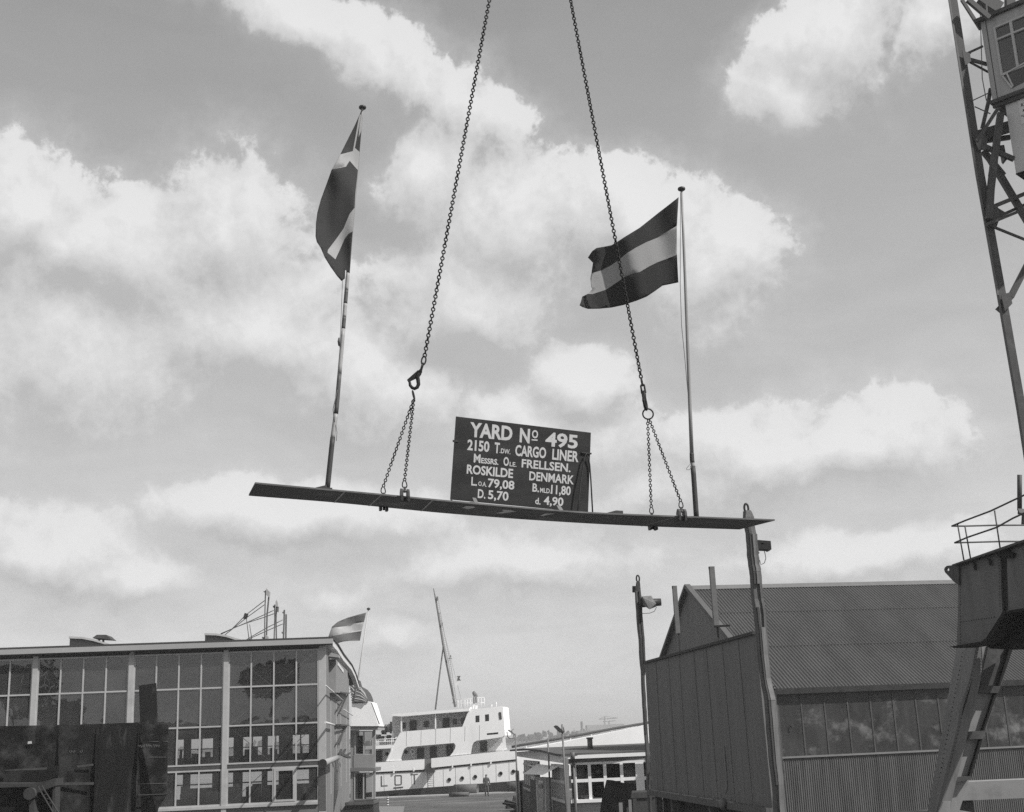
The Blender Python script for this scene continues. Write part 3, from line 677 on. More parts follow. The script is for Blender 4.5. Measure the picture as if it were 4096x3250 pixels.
# interior: floor, far wall with big window openings, dark ceiling
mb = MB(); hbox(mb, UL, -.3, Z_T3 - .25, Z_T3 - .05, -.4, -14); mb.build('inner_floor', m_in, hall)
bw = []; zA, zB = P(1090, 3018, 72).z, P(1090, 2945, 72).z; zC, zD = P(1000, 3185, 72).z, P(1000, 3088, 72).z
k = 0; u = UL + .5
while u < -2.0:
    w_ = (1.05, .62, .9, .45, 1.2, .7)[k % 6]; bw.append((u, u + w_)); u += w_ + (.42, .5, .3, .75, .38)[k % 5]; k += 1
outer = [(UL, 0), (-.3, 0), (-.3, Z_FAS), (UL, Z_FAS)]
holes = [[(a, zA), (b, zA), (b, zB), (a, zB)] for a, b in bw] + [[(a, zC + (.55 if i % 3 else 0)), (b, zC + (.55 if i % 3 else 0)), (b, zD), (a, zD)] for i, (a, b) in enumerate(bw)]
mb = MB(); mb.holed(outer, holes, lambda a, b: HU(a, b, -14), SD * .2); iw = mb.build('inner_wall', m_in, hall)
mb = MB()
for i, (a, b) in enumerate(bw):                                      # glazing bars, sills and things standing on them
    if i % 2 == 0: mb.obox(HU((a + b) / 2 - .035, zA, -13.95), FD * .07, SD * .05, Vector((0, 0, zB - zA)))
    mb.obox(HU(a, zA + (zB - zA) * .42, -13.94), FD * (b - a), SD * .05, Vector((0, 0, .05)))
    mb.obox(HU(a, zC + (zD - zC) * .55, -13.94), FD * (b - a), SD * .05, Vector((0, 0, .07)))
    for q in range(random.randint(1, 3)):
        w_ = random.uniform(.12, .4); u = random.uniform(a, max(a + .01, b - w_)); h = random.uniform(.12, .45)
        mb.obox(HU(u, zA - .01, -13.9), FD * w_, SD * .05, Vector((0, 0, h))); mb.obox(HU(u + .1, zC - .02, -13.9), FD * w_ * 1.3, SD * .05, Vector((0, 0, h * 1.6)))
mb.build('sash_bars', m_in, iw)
mb = MB(); hbox(mb, UL, -.3, Z_FAS - .1, Z_FAS + .05, .2, -DEP); mb.build('roof_deck', m_roof, hall)
mb = MB()                                                            # steel cross bracing behind the right-hand bay
b0, b1 = U3 - bay + .2, U3
zm = (Z_W0 + Z_T2) / 2
for p, q in (((b0, Z_W0), (b1, Z_T2)), ((b1, Z_W0), (b0, Z_T2)), ((b0, Z_T2), (b1, Z_B1)), ((b1, Z_T2), (b0, Z_B1))): mb.bar(HU(*p, -.35), HU(*q, -.35), .02, .075, up=SD)
mb.build('cross_bracing', mat('brace_paint', .7, .6, .1, 2), hall)
# side wall, running away from us
def SP(px, py, o=0.0): return RP(px, py, H0 + FD * o, FD)
def sl_(px, py, o=0.0): p = SP(px, py, o); return (p - H0).dot(SD), p.z
def SU(d, z, o=0.0): q = H0 + SD * d + FD * o; return Vector((q.x, q.y, z))
dE = sl_(1397, 2900)[0]
ed = [sl_(x, y) for x, y in ((1323, 2590), (1352, 2632), (1388, 2672), (1405, 2705), (1420, 2748))]
prof = [(.25, -.1), (dE, -.1), (dE, sl_(1397, 2722)[1])] + [(d, z - .15) for d, z in reversed(ed[:4])] + [(.25, Z_TOP - .25)]
prof = [p for i, p in enumerate(prof) if i < 3 or p[0] < dE]
mb = MB(); mb.prism([SU(d, z) for d, z in prof], -FD * .25); mb.build('side_wall', m_wall, hall)
top_ = [(-.2, Z_TOP)] + [(d, z + .12) for d, z in ed]
mb = MB(); q = [SU(d, z, .30) for d, z in top_] + [SU(d, z - .28, .30) for d, z in reversed(top_)]; mb.prism(q, -FD * .3); mb.build('verge_board', mat('verge_white', .62, .6, .08, 2), hall)
q = [SU(d, z + .012, .36) for d, z in top_] + [SU(d, z + .085, .36) for d, z in reversed(top_)]
mb = MB(); mb.prism(q, -FD * 14); mb.build('roof', m_roof, hall)
mb = MB(); mb.prism([SU(-.44, Z_TOP + .012, .36), SU(-.44, Z_TOP + .085, .36), SU(-.2, Z_TOP + .085, .36), SU(-.2, Z_TOP + .012, .36)], -FD * (-UL)); mb.build('roof_edge', m_roof, hall)
for px in (1322, 1345, 1362, 1384):
    d, _z = sl_(px, 2900); mb = MB(); mb.obox(SU(d - .05, 2.2, .0), SD * .1, FD * .035, Vector((0, 0, 4.6))); mb.build('wall_batten', m_frame, hall)
def sbox(nm, m, pxs, o, lo=0.0):
    mb = MB(); mb.prism([SU(*sl_(x, y, o), o) for x, y in pxs], -FD * (o - lo - .003)); return mb.build(nm, m, hall)
r8 = reg(1230, 2550, 370 / 904)
sbox('wall_panel', mat('wall_panel_grey', .22, .7, .1, 2), r8(278, 215, 392, 330, 392, 545, 278, 540), .30)
dh, zh = sl_(1313, 2622)
mb = MB(); mb.prism([SU(dh, zh + .18, .0), SU(dh, zh, .5), SU(dh, zh - .12, .5), SU(dh, zh - .05, .0)], SD * 1.2); mb.build('hood', mat('hood_grey', .30, .6, .1, 2), hall)
sbox('vent_window', mat('vent_white', .6, .6, .1, 2), r8(300, 245, 355, 320, 352, 348, 300, 275), .33, .3)
m_rack = mat('bracket_iron', .06, .6, .2, 4)
for pts, dpt in ((((282, 540), (390, 548), (372, 575), (282, 718), (392, 560), (305, 745)), .9), (((280, 857), (385, 862), (385, 865), (280, 1045), (368, 872), (305, 1052)), .9)):
    mb = MB(); q = [SU(*sl_(*r8(x, y)[0], .1), .1) for x, y in pts]; o = FD * .22
    mb.bar(q[0], q[1], .08, .08); mb.bar(q[0] + o, q[1] + o * .6, .07, .07); mb.bar(q[2], q[3] + o * .1, .06, .06); mb.bar(q[4], q[5] + o * .1, .06, .06); mb.bar(q[0], q[0] + o, .06, .06); mb.bar(q[1], q[1] + o * .6, .06, .06); mb.build('wall_bracket', m_rack, hall)
mb = MB(); a, b, c, d = [SU(*sl_(*r8(x, y)[0], .2), .2) for x, y in (178, 472, 345, 615, 355, 705, 440, 765)] if False else [SU(*sl_(*r8(x, y)[0], .2), .2) for x, y in ((178, 472), (345, 615), (355, 705), (440, 765))]
mb.path([a, b], .03, 8); mb.path([c, d], .03, 8); a, b = [SU(*sl_(*r8(x, y)[0], .2), .2) for x, y in ((175, 832), (262, 858))]; mb.path([a, b], .05, 8); mb.build('wall_pipe', mat('pipe_white', .6, .5, .1, 2), hall)
a, b = [SU(*sl_(*r8(x, y)[0], .35), .35) for x, y in ((150, 1232), (290, 1178))]
mb = MB(); mb.path([a, b], .125, 14); mb.build('exhaust_pipe', mat('exhaust_grey', .33, .5, .1, 2), hall)
mb = MB(); mb.path([a - SD * .35, a], .16, 14); mb.build('exhaust_mouth', m_dark, hall)
for i in range(6):
    mb = MB(); q = SU(*sl_(*r8(300 + i * 13, 1160 + random.randint(-28, 24))[0], .3), .3); mb.bar(q, q + Vector((random.uniform(-.2, .3), 1.2, random.uniform(-.2, .2))), .09, .09); mb.build('pipe_fitting', m_rack, hall)
sbox('dark_slot', m_dark, r8(272, 1215, 300, 1190, 302, 1500, 258, 1711), .03)
sbox('brick_pier', brick('pier_brick', .05, .09, 6), r8(115, 1245, 180, 1245, 182, 1700, 112, 1700), .05)
# low barrel monitors and cowl on the front of the roof
rA = reg(0, 2300, 1024 / 1844)
for pts in (((503, 460), (600, 464), (680, 480), (750, 500), (808, 518)), ((1477, 437), (1560, 439), (1630, 450), (1700, 472), (1772, 492))):
    q = [HP(*rA(x, y)[0], -.6) for x, y in pts]; zb = Z_TOP + .08
    mb = MB(); mb.prism(q + [Vector((q[-1].x, q[-1].y, zb)), Vector((q[0].x, q[0].y, zb))], SD * 6); f = mb.build('roof_monitor', mat('monitor_grey', .17, .7, .1, 1), hall)
    mb = MB(); k = len(q); off = Vector((0, 0, .09)); o = -SD * .2
    mb.add([p + o for p in q] + [p + o + off for p in q] + [p + o + SD * 6.4 for p in q] + [p + o + off + SD * 6.4 for p in q], [(i, i + 1, k + i + 1, k + i) for i in range(k - 1)] + [(k + i, k + i + 1, 3 * k + i + 1, 3 * k + i) for i in range(k - 1)] + [(i, 2 * k + i, 2 * k + i + 1, i + 1) for i in range(k - 1)] + [(0, k, 3 * k, 2 * k), (k - 1, 3 * k - 1, 4 * k - 1, 2 * k - 1)]); mb.build('monitor_edge', mat('monitor_edge_pale', .45, .6, .1, 1), f)
q = [HP(*rA(x, y)[0], -2.5) for x, y in ((665, 455), (697, 432), (765, 432), (800, 463))]
mb = MB(); mb.prism(q, SD * 1.2); f = mb.build('vent_cowl', mat('cowl_dark', .05, .6, .2, 3), hall)
mb = MB()
for x in (715, 745):
    p = HP(*rA(x, 460)[0], -3.0); mb.tube(p, p - Vector((0, 0, .9)), .05)
mb.build('cowl_leg', m_dark, f)
q = HP(*rA(955, 545)[0], .25); mb = MB(); mb.tube(q + Vector((0, 0, .25)), q - Vector((0, 0, .15)), .09); mb.build('rain_spout', m_grey, hall)

# flag on its leaning pole at the far end of the hall
YF = 99.0
mb = MB(); mb.path([P(1411, 2815, YF), P(1437, 2690, YF), P(1474, 2437, YF)], [.09, .07, .04], 8); 
fp = thing('flagpole', P(1411, 2815, YF), 'thin leaning flagpole rising past the far end of the glass hall', 'flagpole')
mb.build('pole', mat('far_pole_paint', .45, .6, .1, 2), fp)
mb = MB(); mb.lathe(P(1474, 2437, YF), [(.001, .12), (.14, .06), (.14, -.05), (.001, -.1)], 10); mb.build('finial', m_dark, fp)
mb = MB(); mb.bar(P(1411, 2735, YF), P(1440, 2735, YF + .1), .08, .08); mb.build('crossbar', mat('far_pole_paint', .45, .6, .1, 2), fp)
rF = reg(900, 2300, 1000 / 1801)
ft = rF(1018, 272, 960, 287, 880, 310, 810, 340, 770, 375); f1 = rF(1002, 340, 930, 352, 860, 372, 800, 378, 768, 382); f2 = rF(985, 405, 900, 418, 830, 430, 780, 440, 745, 445); fb = rF(972, 475, 900, 476, 850, 482, 800, 497, 765, 485, 720, 470)
def dF(x, y): u = (1465 - x) / 165.0; return P(x, y, YF - .3 + .22 * math.sin(u * 6 + y * .02) * min(1, u * 2) - u * .6)
cloth('tricolour_flag', ft + [f1[-1], f2[-1]] + fb[::-1] + [f2[0], f1[0]], [f1 + f2[::-1]], dF, 'smaller striped flag streaming from the leaning pole above the hall roof corner', 'flag', 9, [mat('far_flag_dark', .11, .9, .1, 3), mat('far_flag_white', .40, .9, .08, 3)])

# ------------------------------------------------------------------ small two-storey annex beyond the hall
YA = 99.0
ax = thing('stair_annex', (P(1450, 3190, YA).x, YA, 0), 'narrow two-storey glazed annex with flat roof between the hall and the white ship', 'building')
def AP(x, y, o=0.0): return P(*r8(x, y)[0], YA - o)
def abox(nm, m, x0, y0, x1, y1, o0, o1, par=None):
    a = AP(x0, y1, o0); b = AP(x1, y1, o0); c = AP(x0, y0, o0); mb = MB(); mb.obox(a, b - a, Vector((0, o0 - o1, 0)), c - a); return mb.build(nm, m, par or ax)
m_ann = mat('annex_grey', .26, .7, .12, 1); m_annf = mat('annex_frame', .38, .6, .1, 1); m_ag = glass('annex_glass', .5, .06, .02)
abox('roof', mat('annex_roof_edge', .30, .6, .1, 1), 418, 876, 690, 905, .6, -4.0)
abox('roof_deck', m_roof, 412, 868, 695, 874, .7, -4.1)
abox('side_pier', m_ann, 418, 907, 450, 1700, .0, -3.5)
abox('side_pier', m_ann, 640, 907, 660, 1700, .02, -.4)
abox('spandrel', m_ann, 450, 1150, 640, 1275, .05, -.25)
abox('floor_band', mat('annex_band', .16, .7, .1, 1), 415, 1277, 664, 1312, .25, -3.5)
for x0, x1, y0, y1 in ((460, 640, 915, 1148), (455, 640, 1322, 1590)):
    mb = MB()
    for a0, b0, a1, b1 in ((x0, y0, x0 + 10, y1), (x1 - 10, y0, x1, y1), ((x0 + x1) / 2 - 6, y0 + 9, (x0 + x1) / 2 + 6, y1 - 8), (x0 + 10, y0, x1 - 10, y0 + 8), (x0 + 10, y1 - 8, x1 - 10, y1)):
        a = AP(a0, b1, .06); b = AP(a1, b1, .06); c = AP(a0, b0, .06); mb.obox(a, b - a, Vector((0, .15, 0)), c - a)
    f = mb.build('window', m_annf, ax); mb = MB(); mb.quad(AP(x0, y1), AP(x1, y1), AP(x1, y0), AP(x0, y0)); mb.build('pane', m_ag, f, recalc=False)
abox('plinth', m_ann, 450, 1592, 640, 1720, .0, -.3)
abox('inner_wall', m_in, 455, 1330, 570, 1600, -2.5, -2.7); abox('inner_wall', m_in, 468, 960, 540, 1150, -2.5, -2.7)

# ================================================================== THE WHITE SHIP AT THE QUAY
YS = 112.0; YC = 117.5
s3 = reg(1400, 2700, 700 / 2156)
ship = thing('cargo_ship', (P(1800, 3100, YS).x, YC, -1.6), 'white motor ship moored at the quay with open gallery decks, part-painted name and raked mast', 'ship')
# hull: stations along its length (pixel x, top y, bottom y of the white, distance)
ST = [(1330, 3109, 3181, YS + 1.2), (1400, 3103, 3177, YS + .3), (1500, 3095, 3168, YS), (1700, 3077, 3152, YS), (1900, 3059, 3137, YS), (2064, 3043, 3124, YS),
      (2068, 3004, 3124, YS), (2200, 2979, 3112, YS + .5), (2330, 2954, 3101, YS + 1.2), (2450, 2930, 3090, YS + 2.2), (2580, 2903, 3080, YS + 3.4), (2720, 2872, 3068, YS + 4.7), (2800, 2852, 3061, YC - .05)]
mb = MB(); bt = MB(); K = 5
rows = []; bot = []
for x, yt, yb, Yd in ST:
    a = P(x, yt, Yd); b = P(x, yb, Yd); col_ = []
    fl = max(0, (x - 2068) / 732)
    for i in range(K):
        t = i / (K - 1); p = a.lerp(b, t); p.y = Yd + (YC - Yd) * fl * .45 * t; col_.append(p)
    rows.append(col_); q = col_[-1]; bot.append((q, Vector((q.x + .1, q.y + .3, -2.2))))
vs = [p for c in rows for p in c]; far_ = [Vector((p.x, 2 * YC - p.y, p.z)) for p in vs]; nS = len(ST); fs = []
for i in range(nS - 1):
    for j in range(K - 1): fs.append((i * K + j, i * K + j + 1, (i + 1) * K + j + 1, (i + 1) * K + j))
mb.add(vs, fs, 0, True); mb.add(far_, [tuple(reversed(f)) for f in fs], 0, True)
dk = [c[0] for c in rows]; mb.add(dk + [Vector((p.x, 2 * YC - p.y, p.z)) for p in dk], [(i, i + 1, nS + i + 1, nS + i) for i in range(nS - 1)])
mb.build('hull', m_shipwhite, ship, recalc=False)
a = [p for p, _ in bot]; b = [q for _, q in bot]
mb = MB(); mb.add(a + b, [(i, i + 1, nS + i + 1, nS + i) for i in range(nS - 1)], 0, True); mb.add([Vector((p.x, 2 * YC - p.y, p.z)) for p in a + b], [(i + 1, i, nS + i, nS + i + 1) for i in range(nS - 1)]); mb.build('boot_topping', mat('boot_top_paint', .045, .6, .2, 1), ship, recalc=False)
def splate(nm, m, pts, Y, th, par=None, holes=None):
    mb = MB()
    if holes: mb.holed(pts, holes, lambda x, y: P(x, y, Y), (0, th, 0))
    else: pxplate(mb, pts, Y, th)
    return mb.build(nm, m, par or ship)
splate('bulwark', m_shipwhite, s3(240, 1088, 918, 1040, 912, 1168, 240, 1203), YS - .12, .12)
splate('bulwark', m_shipwhite, s3(1000, 1030, 2000, 930, 2040, 932, 2052, 975, 2055, 1040, 1004, 1146), YS - .12, .12)
splate('slot_shade_strip', mat('slot_shade_dark', .03, .8, .2, 1), s3(240, 1199, 912, 1164, 1004, 1142, 2055, 1036, 2055, 1058, 1004, 1168, 912, 1192, 240, 1222), YS - .05, .1)  # solid dark strip painted as the shaded gap under the bulwark
for x in (540, 785, 1262, 1492, 1735): y = 1185 - (x - 540) * .095; splate('slot_strut', m_shipwhite, s3(x - 9, y - 12, x + 9, y - 14, x + 9, y + 28, x - 9, y + 30), YS - .14, .08)
mb = MB(); rl = [P(*s3(x, y)[0], YS + .3) for x, y in ((1990, 890), (2060, 875))] + [P(2200, 2962, YS + .8), P(2330, 2939, YS + 1.5), P(2450, 2916, YS + 2.5), P(2580, 2894, YS + 3.7), P(2720, 2862, YS + 5)]
mb.path(rl, .11, 8); mb.build('bulwark_rail', mat('rail_dark', .06, .6, .2, 1), ship)
mb = MB()
for i, t in enumerate((.1, .22, .34, .46, .58, .7, .82)):
    rr = resample(rl, 50); p = rr[int(t * 49)]; mb.bar(p, p - Vector((0, 0, .5)), .07, .07)
mb.build('rail_stanchion', m_shipwhite, ship)
# shell plating of the superstructure, with gallery openings
shell = s3(440, 1068, 480, 980, 520, 900, 560, 815, 625, 702, 1385, 640, 1455, 452, 1462, 428, 1700, 408, 1872, 384, 1884, 396, 1890, 560, 1910, 748, 1866, 768, 1700, 793, 1560, 812, 1525, 832, 1508, 868, 1488, 974, 1230, 1000, 1268, 955, 1296, 905, 1300, 868, 1280, 840, 1000, 864, 705, 888, 672, 910, 656, 940, 628, 1030, 640, 1056)
holes = [s3(1545, 505, 1595, 500, 1595, 584, 1545, 588), s3(1662, 491, 1712, 486, 1714, 570, 1664, 574), s3(1686, 722, 1826, 708, 1826, 732, 1686, 744)]
splate('superstructure_shell', m_shipwhite, shell, YS - .02, .12, holes=holes)
m_sglass = mat('ship_window_glass', .05, .12, .2, 2, spec=.6)
for x0, y0, x1, y1 in ((1540, 497, 1600, 592), (1657, 482, 1717, 578), (1680, 704, 1830, 748)): splate('window', m_sglass, s3(x0, y1 - 2, x0, y0 + 4, x1, y0, x1, y1 - 6), YS + .2, .06)
# wheelhouse body, curved front, roof and decks
splate('wheelhouse', m_shipwhite, s3(1400, 660, 1460, 440, 1868, 392, 1900, 745, 1640, 790), YS + .55, 9.6)
mb = MB(); fr = []
for i in range(9):
    t = i / 8; y = YS + t * 5.5; dx = .45 * math.sin(math.pi * t * .5) - .03; fr.append((y, dx))
a = P(*s3(1884, 392)[0], YS); b = P(*s3(1912, 748)[0], YS)
vs = [Vector((a.x + d, y, a.z)) for y, d in fr] + [Vector((b.x + d, y, b.z)) for y, d in fr]; k = len(fr); mb.add(vs, [(i, i + 1, k + i + 1, k + i) for i in range(k - 1)], 0, True)
mb.build('wheelhouse_front', m_shipwhite, ship, recalc=False)
for dY in (.7, 1.7):
    a = P(*s3(1830, 470)[0], YS); splate('window', m_sglass, s3(1822 + dY * 16, 462, 1836 + dY * 16, 459, 1844 + dY * 16, 545, 1830 + dY * 16, 550), YS - .06 + dY * .0, .05)
splate('bridge_deck', m_shipwhite, s3(515, 482, 880, 458, 1470, 412, 1470, 447, 1060, 478, 640, 514, 515, 506), YS - .25, 10.5)
splate('boat_deck', m_shipwhite, s3(625, 715, 1400, 650, 1880, 760, 1500, 820, 1290, 838, 700, 886, 600, 800), YS + .12, 10.4) if False else None
mb = MB(); a = P(*s3(560, 790)[0], YS + .12); b = P(*s3(1500, 712)[0], YS + .12); mb.obox(a, b - a, Vector((0, 10.4, 0)), Vector((0, 0, .16))); mb.build('boat_deck', m_shipwhite, ship)
m_inw = mat('ship_house_shaded_white', .52, .6, .06, .6)  # the ship's white made darker: gallery shade put into the colour
splate('gallery_wall', m_inw, s3(520, 720, 520, 505, 1470, 440, 1500, 740, 560, 800), YS + 2.2, 5.0)
splate('house_wall', m_inw, s3(240, 1100, 240, 880, 560, 870, 1500, 790, 1870, 760, 1880, 965, 1000, 1060), YS + 2.4, 5.5)
splate('upper_deck', m_shipwhite, s3(190, 880, 520, 862, 540, 885, 520, 905, 190, 920), YS - .05, 10)
splate('shelter_edge', m_shipwhite, s3(508, 890, 530, 888, 520, 930, 462, 1060, 440, 1070, 500, 950), YS - .06, .1)
for x in (632, 1053): splate('stanchion', m_shipwhite, s3(x - 8, 512 - (x - 632) * .06, x + 8, 511 - (x - 632) * .06, x + 9, 702 - (x - 632) * .09, x - 7, 703 - (x - 632) * .09), YS - .05, .14)
m_door = mat('ship_door_dark', .05, .5, .2, 1)
for x0, y0, x1, y1, d in ((735, 562, 820, 690, 2.1), (1142, 532, 1225, 660, 2.1), (825, 897, 912, 1030, 2.3), (985, 885, 1068, 1100, 2.3), (1190, 860, 1270, 1000, 2.3), (315, 937, 395, 1070, 2.3), (1605, 818, 1690, 950, 2.3)):
    splate('door', m_door, s3(x0, y0 + 4, x1, y0 - 2, x1, y1 - 5, x0, y1), YS + d, .12)
for x0, y0, x1, y1, d in ((650, 588, 686, 665, 2.1), (912, 570, 970, 645, 2.1), (1265, 542, 1316, 612, 2.1), (1370, 530, 1420, 605, 2.1)):
    splate('window', m_sglass, s3(x0, y0 + 3, x1, y0, x1, y1 - 3, x0, y1), YS + d, .12)
def porthole(x, y, r, Y, m, nm='porthole'):
    c = P(*s3(x, y)[0], Y); mb = MB(); mb.path([c, c + Vector((0, .08, 0))], r, 14); f = mb.build(nm, m, ship)
    mb = MB(); mb.path([c + Vector((r * math.cos(a), 0, r * math.sin(a))) for a in [2 * math.pi * i / 16 for i in range(16)]], .018, 6, closed=True); mb.build('rim', m_mast, f)
m_mast = mat('mast_grey', .16, .6, .2, 1)
m_port = mat('port_glass', .012, .4, .2, 2, spec=.1)
for x, y in ((1223, 1293), (1383, 1275), (1543, 1257), (1857, 1216), (2013, 1192)): porthole(x, y, .155, YS - .05, m_port)
porthole(690, 950, .16, YS + 2.35, m_port); porthole(455, 975, .16, YS + 2.35, m_port)
c = P(*s3(770, 947)[0], YS + 2.3); mb = MB(); mb.path([c + Vector((.17 * math.cos(a), 0, .17 * math.sin(a))) for a in [2 * math.pi * i / 16 for i in range(16)]], .07, 8, closed=True); mb.build('life_buoy', m_white, label='white life buoy hung on the ship house wall in the long gallery', cat='life buoy')
splate('fore_post', m_shipwhite, s3(1880, 758, 1912, 748, 1925, 900, 1945, 920, 1890, 930), YS + .1, .3)
splate('alcove_sunlit_patch', m_shipwhite, s3(1700, 935, 1870, 770, 1890, 930), YS + 1.6, .1)  # white triangle shaped as the sunlit patch on the alcove wall
mb = MB()
for x in (300, 420, 560, 760, 1150, 1300, 1480, 1640, 1800, 1960):
    a = P(*s3(x, 1215 - (x - 300) * .1)[0], YS - .012); b = P(*s3(x + 4, 1440 - (x - 300) * .085)[0], YS - .012); mb.bar(a, b, .025, .012, up=(0, 1, 0))
mb.build('plate_seam', mat('seam_grey', .5, .6, .2, 2), ship)
mb = MB()
for x in (700, 880, 1060, 1240, 1420, 1600): a = P(*s3(x, 700 - (x - 640) * .083)[0], YS - .03); b = P(*s3(x - 4, 875 - (x - 700) * .085)[0], YS - .03); mb.bar(a, b, .03, .014, up=(0, 1, 0))
mb.build('plate_seam', mat('seam_grey', .5, .6, .2, 2), ship)
mb = MB()
for i in range(14):
    x = 250 + i * 24; mb.path([P(*s3(x, 862)[0], YS + .1), P(*s3(x, 800)[0], YS + .1)], .02, 5)
for y in (800, 830): mb.path([P(*s3(240, y)[0], YS + .1), P(*s3(560, y - 14)[0], YS + .1)], .022, 5)
mb.build('deck_rail', m_shipwhite, ship)
# name being painted on the side
m_name = mat('name_paint', .10, .6, .2, 2)
rn = reg(1350, 3050, 350 / 2156)
for pts, hl_ in ((rn(1068, 340, 1096, 338, 1098, 572, 1236, 564, 1236, 588, 1070, 598), None),
                 (rn(1405, 335, 1435, 316, 1555, 312, 1586, 330, 1588, 540, 1560, 562, 1440, 572, 1408, 552), rn(1432, 350, 1445, 342, 1548, 337, 1560, 348, 1560, 530, 1548, 540, 1446, 546, 1434, 536)),
                 (rn(1800, 298, 1985, 284, 1985, 302, 1910, 308, 1914, 545, 1886, 548, 1880, 312, 1800, 318), None)):
    splate('name_letter', m_name, pts, YS - .02, .03, holes=[hl_] if hl_ else None)
stg = thing('painting_stage', P(*rn(1495, 625)[0], YS - .5), 'short plank stage slung below the letter O on the ship side', 'plank')
a, b = rn(1380, 640, 1610, 618); mb = MB(); mb.bar(P(*a, YS - .45), P(*b, YS - .45), .45, .12); mb.build('plank', m_timber_dark, stg)
mb = MB()
for x in (1440, 1550): mb.path([P(*rn(x, 630)[0], YS - .68), P(*rn(x + 6, 720)[0], YS - .68)], .02, 5)
mb.build('rope', m_rope, stg)
# gangway platform and ladder
splate('gangway_platform', m_door, s3(905, 1160, 1040, 1150, 1042, 1195, 935, 1205), YS - 1.0, 1.0)
splate('gangway_gate', mat('gate_grey', .16, .7, .1, 1), s3(918, 1045, 998, 1036, 998, 1160, 918, 1165), YS + .2, .08)
mb = MB()
for x in (955, 1028): mb.path([P(*s3(x, 1195)[0], YS - .7), P(*s3(x + 4, 1400)[0], YS - .5)], .03, 6)
for i in range(8): y = 1215 + i * 25; mb.path([P(*s3(956, y)[0], YS - .68), P(*s3(1030, y - 6)[0], YS - .68)], .02, 5)
mb.build('ladder', m_grey, ship)
# mast with ladder, strut
rm = reg(1700, 2300, 400 / 1141)
def MP(x, y, d=0): return P(*rm(x, y)[0], YC - 2 + d)
mast = mb = MB(); mb.path([MP(345, 1510), MP(240, 980), MP(205, 790), MP(150, 450), MP(112, 230), MP(97, 155)], [.10, .095, .09, .075, .055, .04], 8); ms = mb.build('mast', m_mast, ship)
mb = MB(); mb.path([MP(118, 1540), MP(160, 1200), MP(208, 820)], [.075, .07, .06], 8); mb.build('mast_strut', m_mast, ms)
m_lad = mat('mast_ladder_pale', .30, .6, .1, 1)
mb = MB(); la = [MP(x, y, -.3) for x, y in ((125, 250), (165, 470), (222, 800), (270, 1010), (335, 1400), (350, 1500))]; lb = [MP(x, y, -.3) for x, y in ((148, 245), (195, 540), (245, 790), (290, 1000), (345, 1350), (362, 1500))]
mb.path(la, .025, 5); mb.path(lb, .025, 5); A = resample(la, 60); Bq = resample(lb, 60)
for p, q in zip(A, Bq): mb.path([p, q], .016, 4)
mb.build('mast_ladder', m_lad, ms)
mb = MB()
for x, y, w, h in ((132, 270, 14, 40), (190, 560, 10, 26), (285, 930, 12, 22), (310, 1400, 16, 36), (312, 1460, 10, 12)):
    a = MP(x, y + h / 2, -.5); b = MP(x + w, y + h / 2, -.5); c = MP(x, y - h / 2, -.5); mb.obox(a, b - a, (0, .4, 0), c - a)
for x, y, x2 in ((255, 960, 310), (150, 440, 180)): mb.bar(MP(x, y, -.4), MP(x2, y - 4, -.4), .06, .06)
mb.build('mast_fitting', m_mast, ms)
mb = MB()
for p, q in (((112, 240), (440, 1530)),): mb.path([MP(*p), MP(*q, 1.0)], .018, 4)
mb.build('stay_wire', mat('wire_grey', .3, .6, .1, 1), ms)
# monkey-island rails and gear
rk = reg(1780, 2700, 300 / 2156)
def KP(x, y, d=0): return P(*rk(x, y)[0], YS + 2.5 + d)
mb = MB(); mb.path([KP(300, 722), KP(760, 690), KP(840, 672), KP(1105, 655), KP(1130, 660)], .04, 6); mb.path([KP(940, 815), KP(1135, 800)], .03, 6); mb.path([KP(350, 830), KP(840, 800)], .02, 5)
for x in (370, 460, 570, 640, 730, 840, 960, 1040, 1130): mb.path([KP(x, 690 - (x - 600) * .05), KP(x + 8, 960 - (x - 370) * .06)], .03, 6)
for x, h in ((1340, 70), (1470, 150)): mb.path([KP(x, 930 - h), KP(x + 4, 960 - (x - 1340) * .2)], .05, 6)
mb.build('roof_rail', mat('rail_white', .72, .5, .05, 1), ship)
mb = MB()
for x, w, h in ((800, 40, 110), (870, 60, 100), (720, 60, 50)): a = KP(x, 980, -1.5); b = KP(x + w, 975, -1.5); mb.obox(a, b - a, (0, .5, 0), KP(x, 980 - h, -1.5) - a)
mb.build('roof_locker', m_shipwhite, ship)
mb = MB(); mb.path([KP(832, 470), KP(835, 520), KP(842, 600)], [.06, .17, .13], 8); mb.path([KP(845, 590), KP(830, 690), KP(835, 830)], .07, 6); mb.path([KP(850, 520), KP(905, 590), KP(890, 690), KP(895, 810)], [.05, .1, .08, .07], 6); mb.path([KP(900, 540), KP(925, 590), KP(920, 640)], .05, 6); mb.build('signal_lamp_stand', m_mast, ship)
